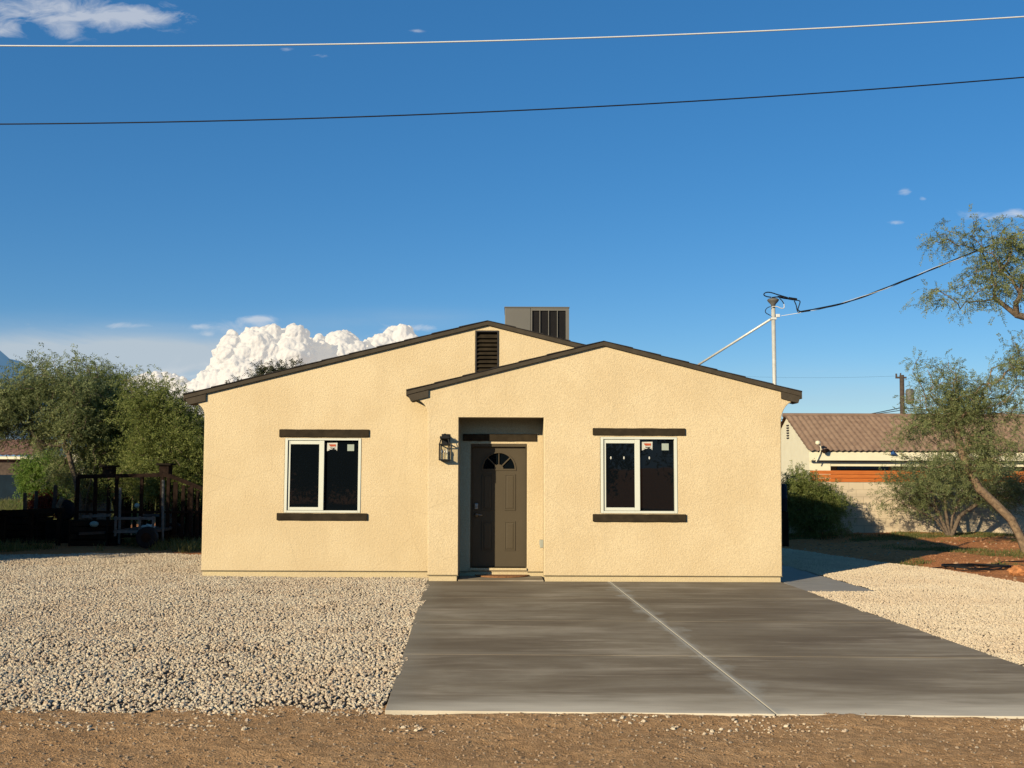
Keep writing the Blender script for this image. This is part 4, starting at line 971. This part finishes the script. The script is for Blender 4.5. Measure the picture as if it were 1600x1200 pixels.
# barrel tiles as real geometry: rows of half rounds
def tiles(x0, x1, y0, z0, y1, z1, mat, parent, tw=.22, th=.34, amp=.05):
    nx = int((x1-x0)/tw)*6; L_ = math.hypot(y1-y0, z1-z0); nr = int(L_/th)
    xs = np.linspace(x0, x1, nx+1); ph = (xs-x0)/tw*2*np.pi; bump = amp*(.5+.5*np.cos(ph))**.7
    ny_, nz_ = -(z1-z0)/L_, (y1-y0)/L_
    V = []; Q = []; vi = 0
    for r in range(nr):
        for (t, off) in ((r/nr, .035), ((r+1)/nr, 0)):
            y = y0+(y1-y0)*t; z = z0+(z1-z0)*t
            V.append(np.stack([xs, y+ny_*(bump+off), z+nz_*(bump+off)], 1))
        i = np.arange(nx); Q.append(np.stack([vi+i, vi+i+1, vi+nx+1+i+1, vi+nx+1+i], 1))
        if r: Q.append(np.stack([vi-(nx+1)+i, vi-(nx+1)+i+1, vi+i+1, vi+i], 1))
        vi += 2*(nx+1)
    return np_mesh('roof', np.concatenate(V), np.concatenate(Q), mat, parent, smooth=True)
tiles(hx0-.1, hx1, Ye-.1, ez-.02, Yr, rz0, M['tile'], nh)
tiles(hx0-.1, hx1, YB2+.1, ez-.02, Yr, rz0, M['tile'], nh)
MB().tube([(hx0-.12, Yr, rz0+.03), (hx1, Yr, rz0+.03)], .09, 10).build('ridge_cap', M['tile'], nh)
gv = atY(1232, 672, Yr).z
vb = MB(); 
for k in range(6): vb.box((hx0+.0, Yr-.35, gv-.35+k*.1), (hx0+.032, Yr-.05, gv-.30+k*.1))
vb.build('gable_vent', M['louver_dark'], nh)
mc = atY(1282, 700, Ye)
fl = empty('roof_light', mc, label='small white floodlight on a bent pole at the tiled roof corner', cat='light')
fb = MB(); fb.tube([W(1275, 722, Ye-.1), W(1281, 708, Ye-.1), W(1283, 702, Ye-.1), W(1281, 694, Ye-.1)], .02, 6); fb.build('arm', M['white_paint'], fl)
p_ = atY(1278, 692, Ye-.15); MB().lathe(p_, [(.05, -.07), (.09, -.03), (.09, .05), (.03, .08)], 10).build('lamp_head', M['white_paint'], fl)
p_ = atY(1290, 704.5, Ye-.15); bx_ = MB().tube([p_+Vector((-.09, -.1, -.02)), p_+Vector((.1, .05, .03))], [.08, .06], 8).build('vent_pipe', M['rust'])
tag(bx_, 'short dark pipe lying at the left corner of the tiled roof', 'pipe')
p_ = atY(1397, 708, Ye-.12); q_ = MB(); q_.add([p_+Vector((-.12, 0, -.07)), p_+Vector((.13, 0, -.07)), p_+Vector((.06, .1, .06)), p_+Vector((-.02, .05, .14)), p_+Vector((-.09, .1, .04)), p_+Vector((0, -.06, 0))], [(0, 1, 5), (1, 2, 5), (2, 3, 5), (3, 4, 5), (4, 0, 5)])
tag(q_.build('tarp_scrap', M['plastic_blue']), 'crumpled scrap of blue tarp on the edge of the tiled roof', 'tarp')

# utility pole far behind
Yp = 72.
pp = atY(1409, 640, Yp); pt = atY(1409, 586, Yp)
up = empty('utility_pole', (pp.x, Yp, 0), label='wooden utility pole with grey transformer rising behind the tiled roof', cat='utility pole')
MB().tube([(pp.x, Yp, -.1), (pt.x, Yp, pt.z)], [.19, .15], 10).build('pole', M['old_wood'], up, smooth=True)
tp_ = atY(1416, 620, Yp); MB().lathe((tp_.x+.12, Yp-.35, tp_.z-.5), [(.22, 0), (.28, .05), (.28, .9), (.2, 1.02)], 14).build('transformer', M['pale_metal'], up, smooth=True)
ca = atY(1405, 590, Yp); cb = MB(); cb.obox(ca+Vector((-.25, 0, 0)), ca+Vector((.5, 0, -.0)), .1, .12)
cb.tube([ca+Vector((-.2, 0, 0)), ca+Vector((-.2, 0, .28))], .06, 6); cb.tube([ca+Vector((.1, 0, .05)), ca+Vector((.1, 0, .32))], .05, 6); cb.build('crossarm', M['old_wood'], up)
def farwire(p, q, sag, r, label):
    P = []; 
    for i in range(13):
        t = i/12; v = p.lerp(q, t); v.z -= sag*4*t*(1-t); P.append(v)
    tag(MB().tube(P, r, 4).build('power_line', M['rubber']), label, 'power line', 'power lines on the far pole')
farwire(atY(1405, 587.5, Yp), atY(900, 560, 110), .8, .005, 'thin top power line running left from the far utility pole')
farwire(atY(1408, 637, Yp), atY(1200, 660, 80), .3, .03, 'lower power line running left from the far utility pole above the tiled roof')
farwire(atY(1408, 641, Yp), atY(1220, 655, 80), .2, .025, 'lowest power line running left just above the tiled roof')
farwire(atY(1410, 637, Yp), atY(1700, 640, 70), .3, .03, 'power line running right from the far utility pole behind the trees')

# coil of black hose
hs = MB(); c0 = atZ(1536, 887, GZ+.04); pts = []
for i in range(150):
    t = i/150*2*math.pi*3.3; rr = .36+.10*math.sin(i*.13)+.05*math.sin(i*.37)
    pts.append((c0.x+rr*1.5*math.cos(t)+.06*math.sin(i*.21), c0.y+rr*.95*math.sin(t), c0.z+.012*(i % 30)/10+.01*math.sin(i*.3)))
pts += [(c0.x-.75, c0.y+.1, c0.z-.01), (c0.x-1.05, c0.y+.05, c0.z-.02)]
hs.tube(pts, .012, 6); hs.tube([(c0.x+.3, c0.y+.3, c0.z), (c0.x+.8, c0.y+.9, c0.z+.03), (c0.x+1.4, c0.y+.8, c0.z+.06), (c0.x+2, c0.y+1.1, c0.z)], .014, 6)
tag(hs.build('hose_coil', M['rubber'], smooth=True), 'loose coil of black hose lying on the red dirt below the leaning tree', 'hose')
def rock(p, r, seed, label, mat, group=None):
    bm = bmesh.new(); bmesh.ops.create_icosphere(bm, subdivisions=3, radius=1)
    for v in bm.verts: v.co *= 1+.35*mnoise.fractal(v.co*1.3+Vector((seed*7, 0, 0)), .8, 2, 3); v.co.x *= 1.3; v.co.z *= .7
    me = bpy.data.meshes.new('rock'); bm.to_mesh(me); bm.free()
    o = link('rock', me, mat); o.location = p; o.scale = (r, r, r); tag(o, label, 'rock', group)
rock(atZ(1320, 832, GZ+.1), .16, 1, 'reddish tan rock at the foot of the bush before the block wall', M['pebble'])
rock(atZ(1598, 1042, -.02), .035, 2, 'small brown rock at the right edge of the driveway', M['rust'])
rock(atZ(1596, 895, GZ+.05), .16, 3, 'clod of orange dirt beside the hose coil', M['yard_dirt'])
rock(atZ(1480, 826, GZ+.05), .3, 4, 'mound of red earth around the stems of the wide bush', M['yard_dirt'])

# blue drum by the house
dr_ = empty('drum', (6.34, 25.0, 0), label='blue plastic drum on a dark stand, half hidden by the right house corner', cat='drum')
MB().lathe((6.34, 25., .75), [(.24, 0), (.27, .03), (.27, .3), (.285, .32), (.27, .34), (.27, .6), (.24, .66)], 18).build('barrel', M['blue_paint'], dr_, smooth=True)
MB().box((6.12, 24.78, -.1), (6.58, 25.22, .75)).build('stand', M['dark_wood'], dr_)

# ------------------------------------------------------------------ left yard
pen = empty('animal_pen', (-10, 25, 0), label='dark rusty open framed pen with a sloping right end, standing under the left trees', cat='pen')
Yq = 24.6
def Pq(px, py, Y=Yq): return atY(px, py, Y)
zt_ = Pq(180, 743).z
pf = MB()
tops = [(122, 745), (150, 744), (183, 743.5), (222, 743), (254, 742), (264, 743), (300, 757), (330, 770)]
for (px, py) in tops:
    a = Pq(px, py); o = MB().obox((a.x, Yq, -.1), (a.x, Yq, a.z), .07, .07, up=(0, 1, 0)); o.build('post', M['rust'], pen)
    if px < 300: MB().obox((a.x-.15, Yq+2.3, -.1), (a.x-.15, Yq+2.3, a.z), .07, .07, up=(0, 1, 0)).build('post', M['rust'], pen)
for dy, nm in ((0, 'top_rail'), (2.3, 'top_rail')):
    r_ = MB()
    for i in range(len(tops)-1):
        p, q = Pq(*tops[i]), Pq(*tops[i+1]); r_.obox((p.x, Yq+dy, p.z), (q.x, Yq+dy, q.z), .06, .09)
    r_.build(nm, M['rust'], pen)
r_ = MB(); p, q = Pq(122, 800), Pq(330, 800); r_.obox(p, q, .05, .05); r_.obox(Pq(122, 838), Pq(330, 838), .05, .05); r_.build('rail', M['rust'], pen)
bk_ = MB()
x = Pq(122, 800).x
k = 0
while x < Pq(330, 800).x:
    w_ = random.uniform(.10, .2); tz = zt_-random.uniform(.02, .4); tz = tz-max(0, (x-Pq(264, 743).x))*.3
    bk_.box((x, Yq+2.36, -.1), (x+w_, Yq+2.39, tz)); x += w_+random.uniform(.01, .06); k += 1
bk_.build('back_boards', M['dark_wood'], pen)
sd = MB(); x = Pq(268, 800).x
while x < Pq(330, 800).x:
    w_ = random.uniform(.07, .13); tz = zt_-.12-max(0, (x-Pq(264, 743).x))*.36
    sd.box((x, Yq+.04, -.1), (x+w_, Yq+.06, tz)); x += w_+random.uniform(.05, .13)
sd.build('side_boards', M['rust'], pen)
def whk(px, top, w, Y, mat, label):
    a, b = atY(px-w, top, Y), atY(px+w, 742, Y); rt_ = empty('birdhouse', (a.x, Y, b.z), label=label, cat='box', group='boxes on the pen')
    MB().box((a.x, Y, b.z), (b.x, Y+.3, a.z)).build('body', mat, rt_); MB().box((a.x-.06, Y-.06, a.z), (b.x+.06, Y+.36, a.z+.05)).build('lid', M['dark_wood'], rt_)
whk(167, 730, 7, Yq+.3, M['dark_wood'], 'dark lidded wooden box on the left part of the pen top rail')
whk(256, 727, 7, Yq+.3, M['rust'], 'brown lidded wooden box on the right part of the pen top rail')

tr_ = empty('utility_trailer', (Pq(212, 835, 23.6).x, 23.6, 0), label='old flat utility trailer with dull aluminium rails parked in front of the pen', cat='trailer')
Yt2 = 23.4
x0, x1 = Pq(178, 808, Yt2).x, Pq(242, 808, Yt2).x; zT = Pq(200, 810, Yt2).z; zB = Pq(200, 831, Yt2).z
for nm, z, mt_ in (('upper_rail', zT, 'pale_metal'), ('lower_rail', zB, 'pale_metal')):
    for y in (Yt2, Yt2+1.5): MB().box((x0, y, z-.03), (x1, y+.04, z+.03)).build(nm, M[mt_], tr_, bevel=.004)
MB().box((x0, Yt2+.05, zB-.02), (x1, Yt2+1.49, zB+.03)).build('deck', M['old_wood'], tr_)
for x in (x0+.02, (x0+x1)/2+.1, x1-.06):
    MB().box((x, Yt2-.012, zB-.1), (x+.05, Yt2+.0, zT+.05)).build('stake', M['pale_metal'], tr_)
for y in (Yt2-.22, Yt2+1.58):
    cxw = (x0+x1)/2+.35; w_ = MB(); w_.tube([(cxw, y, .20), (cxw, y+.16, .20)], .24, 20).build('tyre', M['rubber'], tr_, bevel=.03)
    MB().tube([(cxw, y-.01, .20), (cxw, y+.17, .20)], .11, 14).build('rim', M['rust'], tr_)
MB().obox((x0, Yt2+.7, zB), (x0-1.0, Yt2+.7, zB-.1), .08, .08).build('tow_bar', M['rust'], tr_)
def post(px, top, bot, Y, lean, r, mat, name, label, cat, group=None):
    a = atY(px, bot, Y); b = atY(px+lean, top, Y); o = MB().tube([a, a.lerp(b, .5)+Vector((.01, 0, 0)), b], [r, r*.95, r*.85], 8).build(name, mat); tag(o, label, cat, group)
Gp = 'leaning posts in the left yard'
post(38, 770, 812, 25, 1, .05, M['old_wood'], 'fence_post', 'short grey fence post, leftmost in the dark left yard', 'post', Gp)
post(55, 767, 800, 26, 2, .05, M['old_wood'], 'fence_post', 'tan fence post just right of the leftmost post', 'post', Gp)
post(84, 758, 795, 25, 3, .055, M['old_wood'], 'fence_post', 'tallest crooked fence post beside the black tyre', 'post', Gp)
post(89, 793, 794, 25, 9, .05, M['old_wood'], 'fence_post', 'stub of post below the leaning pale plank', 'post', Gp)
a, b = atY(90, 793, 24.8), atY(98, 777, 24.8); tag(MB().obox(a, b, .06, .09).build('plank', M['bark_pale']), 'pale plank leaning by the black tyre', 'plank')
a, b = atY(188, 762, 23.9), atY(186, 850, 23.9); tag(MB().tube([a, b], .03, 8).build('metal_pole', M['pale_metal']), 'thin grey pole standing before the left part of the pen', 'pole', 'thin poles before the pen')
a, b = atY(255, 750, 23.9), atY(254, 845, 23.9); tag(MB().tube([a, b], .03, 8).build('metal_pole', M['pale_metal']), 'thin pale pole standing before the right part of the pen', 'pole', 'thin poles before the pen')
# low rail fence
lf = empty('rail_fence', (atY(45, 800, 24.2).x, 24.2, 0), label='low dark rail fence at the far left behind the gravel', cat='fence')
MB().obox(atY(-60, 803, 24.2), atY(100, 797, 24.2), .06, .10).build('rail', M['dark_wood'], lf)
for px in (-40, 5, 48, 92):
    a = atY(px, 800, 24.25); MB().box((a.x-.04, 24.24, -.1), (a.x+.04, 24.32, a.z+.05)).build('post', M['dark_wood'], lf)
# torn wire and planks lying low
for i, (px, py, ln_, mt_, lb) in enumerate(((150, 806, 40, 'pale_metal', 'long grey plank lying on the clutter left of the trailer'), (145, 833, 40, 'old_wood', 'weathered board low on the ground left of the trailer'), (60, 846, 50, 'dark_wood', 'dark board lying along the back edge of the gravel'))):
    a, b = atY(px-ln_/2, py+1, 24), atY(px+ln_/2, py-1, 24); tag(MB().obox(a, b, .14, .06).build('board', M[mt_]), lb, 'board')
# supports so that boards rest on something: crates
def crate(px, py, Y, w, h, d, mat, label):
    a = atY(px, py, Y); rt_ = empty('crate', (a.x, Y, GZ), label=label, cat='crate', group='old crates in the left yard')
    z0 = GZ; n_ = max(2, int(h/.14))
    for k in range(n_): MB().box((a.x-w/2, Y, z0+k*h/n_+.01), (a.x+w/2, Y+d, z0+(k+1)*h/n_-.015)).build('slat', mat, rt_, bevel=.004)
    for s_ in (-1, 1): MB().box((a.x+s_*(w/2-.02)-.02, Y-.02, z0), (a.x+s_*(w/2-.02)+.02, Y-.002, z0+h)).build('corner_post', mat, rt_)
crate(138, 835, 24.0, .9, .60, .6, M['dark_wood'], 'dark slatted crate under the grey plank')
crate(165, 835, 24.1, .5, .58, .5, M['rust'], 'brown slatted crate beside the trailer tow bar')
crate(20, 835, 24.9, 1.2, .75, .8, M['dark_wood'], 'wide dark crate behind the low rail fence at far left')
tyre_c = atY(102, 797, 25.2)
ty_ = empty('old_tyre', (tyre_c.x, 25.2, 0), label='big black round tyre standing among the leaning posts', cat='tyre')
pr = [(.02, -.09), (.19, -.09), (.24, -.07), (.26, 0), (.24, .07), (.19, .10), (.02, .10)]
tb2 = MB(); n_ = 28; base_ = 0
for r_, y_ in pr:
    for k in range(n_):
        t = 2*math.pi*k/n_; tb2.v.append((tyre_c.x+r_*math.cos(t), 25.2+y_, tyre_c.z+r_*math.sin(t)))
for i in range(len(pr)-1):
    for k in range(n_): tb2.f.append((i*n_+k, i*n_+(k+1) % n_, (i+1)*n_+(k+1) % n_, (i+1)*n_+k))
tb2.build('tread', M['rubber'], ty_, smooth=True)
MB().box((tyre_c.x-.35, 24.95, GZ), (tyre_c.x+.35, 25.5, tyre_c.z-.24)).build('block', M['dark_wood'], ty_)
def ball(px, py, Y, r, mat, name, label, cat, sq=1):
    p = atY(px, py, Y); tag(MB().lathe(p, [(r*.15, -r*sq), (r*.7, -r*.75*sq), (r, -r*.1*sq), (r*.92, r*.4*sq), (r*.6, r*.8*sq), (r*.1, r*sq)], 14).build(name, mat, smooth=True), label, cat)
ball(147, 819, 23.9, .10, M['paper_grey'], 'bucket', 'small pale upturned bucket on the clutter left of the trailer', 'bucket', .7)
ball(214, 790, 24.3, .06, M['paper_grey'], 'float_ball', 'pale round ball above the trailer rail', 'ball')
p = atY(232, 824, 23.7)
bg = MB(); bm = bmesh.new(); bmesh.ops.create_icosphere(bm, subdivisions=3, radius=1)
for v in bm.verts: v.co *= 1+.4*mnoise.fractal(v.co*1.8, .8, 2, 3)
me = bpy.data.meshes.new('plastic_bag'); bm.to_mesh(me); bm.free(); o = link('plastic_bag', me, M['paper'], smooth=True); o.location = p; o.scale = (.15, .1, .07); tag(o, 'crumpled white plastic bag lying on the trailer deck', 'bag')
# red oleander-like bush and tarp, far neighbour house, blue fence
yr = 27.5
r0_ = Vector((atY(72, 800, yr).x, yr, GZ))
tree('shrub', 'low dark red leaved shrub between the leaning posts', 'bush', r0_, [[tuple(r0_), tuple(atY(72, 797, yr)), tuple(atY(72, 790, yr))]], [B(72, 786, yr, 16, 12), B(60, 790, yr, 10, 8), B(80, 794, yr, 10, 8)], 90, 41,
     leafmat('red_leaf', (.14, .02, .012), (.22, .035, .02), (.30, .08, .05)), M['bark'], r0=.03, nspray=6, nleaf=5, size=.06, rach=.12, spread=.1)
yc = 27.9
p0 = [atY(112, 704, yc), atY(122, 708, yc), atY(132, 722, yc), atY(140, 741, yc), atY(116, 742, yc), atY(114, 722, yc)]
tm = MB(); tm.add([tuple(v) for v in p0]+[tuple(v+Vector((0, 1.6, .1))) for v in p0], [(5, 4, 3, 2), (5, 2, 1, 0), (0, 1, 7, 6), (1, 2, 8, 7), (2, 3, 9, 8), (8, 9, 10, 11), (6, 7, 8, 11)])
tp2 = empty('covered_stack', (p0[4].x, yc, 0), label='stack covered by a white tarp showing through the left trees', cat='tarp')
tm.build('tarp', M['white_tarp'], tp2); MB().box((p0[4].x, yc+.05, -.1), (p0[3].x, yc+1.6, p0[4].z)).build('stack', M['old_wood'], tp2)
bl = MB().box((atY(-60, 745, 45).x, 45, -.1), (atY(42, 745, 45).x, 45.1, atY(10, 742, 45).z)).build('panel_fence', M['blue_paint']); tag(bl, 'dark blue panel fence at the far left beyond the grass', 'fence')
lh = empty('neighbour_house', (-30, 62, 0), label='low house with dark brown tiled roof at the far left edge', cat='house')
Yl = 60.; za = atY(0, 713, Yl).z; zr_ = atY(0, 687, Yl+4).z
xL, xR = -48., atY(52, 713, Yl).x
MB().box((xL, Yl+.4, -.1), (xR-.4, Yl+8, za)).build('wall', M['old_wood'], lh)
tiles(xL, xR, Yl, za, Yl+4, zr_, M['tile_dark'], lh, .4, .5, .07)
MB().box((xL, Yl-.05, za-.16), (xR, Yl+.02, za-.01)).build('fascia', M['white_paint'], lh)
yz_prism(MB(), [(Yl+.4, za-.02), (Yl+4, zr_-.1), (Yl+8, za)], xR-.6, xR-.4).build('gable', M['white_paint'], lh)

# ------------------------------------------------------------------ light, sky, camera
SUN_EL = 18.6; tx, ty2 = .648, .762
el = R(SUN_EL); trav = Vector((tx*math.cos(el), ty2*math.cos(el), -math.sin(el))).normalized()
sl_ = bpy.data.lights.new('sun', 'SUN'); sl_.energy = 5.0; sl_.angle = R(.53); sl_.color = (1, .855, .61)
so = bpy.data.objects.new('sun', sl_); COL.objects.link(so); so.rotation_euler = trav.to_track_quat('-Z', 'Y').to_euler(); so.location = (-20, -20, 15)

wd = bpy.data.worlds.new('World'); sc.world = wd; wd.use_nodes = True; t = wd.node_tree; t.nodes.clear()
N = t.nodes.new; Lk = t.links.new
sky = N('ShaderNodeTexSky'); sky.sky_type = 'NISHITA'; sky.sun_disc = False; sky.sun_elevation = el; sky.sun_rotation = math.atan2(-tx, -ty2)
sky.air_density = 1.0; sky.dust_density = .3; sky.ozone_density = 3.0; sky.altitude = 1100
def mth(op, a, b=None, c=None, cl=False):
    x = N('ShaderNodeMath'); x.operation = op; x.use_clamp = cl
    for i, v in enumerate((a, b, c)):
        if v is None: continue
        if isinstance(v, (int, float)): x.inputs[i].default_value = v
        else: Lk(v, x.inputs[i])
    return x.outputs[0]
def mixc(f, a, b, mode='MIX'):
    x = N('ShaderNodeMix'); x.data_type = 'RGBA'; x.blend_type = mode
    for s_, v in ((x.inputs[0], f), (x.inputs[6], a), (x.inputs[7], b)):
        if isinstance(v, (int, float)): s_.default_value = v
        elif isinstance(v, tuple): s_.default_value = (*v, 1)
        else: Lk(v, s_)
    return x.outputs[2]
tc = N('ShaderNodeTexCoord'); sp = N('ShaderNodeSeparateXYZ'); Lk(tc.outputs['Generated'], sp.inputs[0])
yy = mth('MAXIMUM', sp.outputs['Y'], .02); U = mth('DIVIDE', sp.outputs['X'], yy); V_ = mth('DIVIDE', sp.outputs['Z'], yy)
fwd = mth('GREATER_THAN', sp.outputs['Y'], .15)
def nz(su, sv, sc_, det, ro_, dist, off=0):
    cb_ = N('ShaderNodeCombineXYZ'); Lk(mth('MULTIPLY', U, su), cb_.inputs[0]); Lk(mth('MULTIPLY', V_, sv), cb_.inputs[1]); cb_.inputs[2].default_value = off
    x = N('ShaderNodeTexNoise'); x.inputs['Scale'].default_value = sc_; x.inputs['Detail'].default_value = det; x.inputs['Roughness'].default_value = ro_; x.inputs['Distortion'].default_value = dist
    Lk(cb_.outputs[0], x.inputs['Vector']); return x.outputs['Fac']
def blob(px, py, rx, ry, s=1.0):
    d = ray(px, py); u0, v0 = d.x/d.y, d.z/d.y
    a = mth('DIVIDE', mth('SUBTRACT', U, u0), rx/F); b = mth('DIVIDE', mth('SUBTRACT', V_, v0), ry/F)
    r2 = mth('ADD', mth('MULTIPLY', a, a), mth('MULTIPLY', b, b))
    return mth('MULTIPLY', mth('EXPONENT', mth('MULTIPLY', r2, -1)), s)
def addall(L_):
    o = L_[0]
    for q in L_[1:]: o = mth('ADD', o, q)
    return o
wisps = addall([blob(40, 6, 115, 32, 1), blob(150, 26, 105, 30, .95), blob(235, 28, 62, 18, .95), blob(5, 45, 32, 15, .95), blob(105, 50, 26, 18, .75), blob(652, 48, 12, 3, .8), blob(452, 77, 16, 4, .95), blob(503, 86, 28, 5, .75), blob(1415, 301, 13, 7, 1), blob(1441, 311, 8, 4, .8),
                blob(1540, 337, 48, 9, .95), blob(1595, 332, 22, 8, .9), blob(1403, 348, 18, 4, .8), blob(1455, 344, 8, 5, .6), blob(1248, 581, 35, 4, .7), blob(180, 508, 55, 6, .9), blob(40, 506, 22, 6, .6), blob(313, 510, 16, 4, .85), blob(325, 522, 12, 4, .85), blob(405, 498, 22, 4, .75), blob(660, 512, 20, 5, .6), blob(335, 580, 50, 26, .7), blob(372, 515, 60, 16, .75), blob(400, 500, 34, 8, .7), blob(520, 540, 60, 26, .7), blob(625, 515, 50, 13, .7), blob(240, 588, 60, 14, .7)])
nw = nz(1, 2.2, 26, 8, .62, .6)
dens = mth('MULTIPLY', mth('ADD', wisps, mth('MULTIPLY_ADD', nw, 3.4, -2.15)), .95, cl=True)
dens = mth('MULTIPLY', mth('MULTIPLY', dens, mth('MULTIPLY', wisps, 1.6, cl=True)), .58)
# thin veil low on the left, milky low sky
ns = nz(1, 5, 5, 6, .6, .8, 3.3)
veil = addall([blob(90, 554, 340, 36, 2.0), blob(300, 560, 180, 30, .5), blob(1320, 620, 260, 40, .30), blob(620, 500, 160, 16, .22), blob(250, 625, 400, 40, .9)])
vd = mth('MULTIPLY', veil, mth('MULTIPLY_ADD', ns, 1.7, -.12, cl=True), cl=True)
vd = mth('MULTIPLY', vd, .95)
hs_ = N('ShaderNodeHueSaturation'); hs_.inputs['Saturation'].default_value = 1.30; hs_.inputs['Hue'].default_value = .499; hs_.inputs['Value'].default_value = 1.25; Lk(sky.outputs[0], hs_.inputs['Color'])
SKYG = 1.0
skyc = mixc(.30, hs_.outputs[0], (.9, 2.9, 6.6))
zr2 = N('ShaderNodeMapRange'); zr2.inputs['From Min'].default_value = .42; zr2.inputs['From Max'].default_value = .9; zr2.inputs['To Min'].default_value = 1; zr2.inputs['To Max'].default_value = .22
Lk(sp.outputs['Z'], zr2.inputs['Value']); vs_ = N('ShaderNodeVectorMath'); vs_.operation = 'SCALE'; Lk(skyc, vs_.inputs[0]); Lk(zr2.outputs[0], vs_.inputs['Scale']); skyc = vs_.outputs[0]   # sky dimmed towards the zenith to cut fill light
c1 = mixc(mth('MULTIPLY', vd, fwd), skyc, (5.3, 6.2, 7.0))
c2 = mixc(mth('MULTIPLY', dens, fwd), c1, (8.5, 8.6, 8.8))
bg = N('ShaderNodeBackground'); bg.inputs['Strength'].default_value = .09; Lk(c2, bg.inputs['Color']); ow = N('ShaderNodeOutputWorld'); Lk(bg.outputs[0], ow.inputs['Surface'])

cam = bpy.data.cameras.new('camera'); co = bpy.data.objects.new('camera', cam); COL.objects.link(co)
cam.sensor_width = 36; cam.sensor_fit = 'HORIZONTAL'; cam.lens = F/1600*36; cam.clip_start = .1; cam.clip_end = 20000
Mx = Matrix((( CR.x, CU.x, -_F.x, 0), (CR.y, CU.y, -_F.y, 0), (CR.z, CU.z, -_F.z, CH), (0, 0, 0, 1))); co.matrix_world = Mx
sc.camera = co
sc.view_settings.view_transform = 'Standard'; sc.view_settings.look = 'None'; sc.view_settings.exposure = 0; sc.view_settings.gamma = 1
sc.cycles.max_bounces = 6; sc.cycles.sample_clamp_indirect = .045; sc.cycles.diffuse_bounces = 1; sc.cycles.transparent_max_bounces = 12
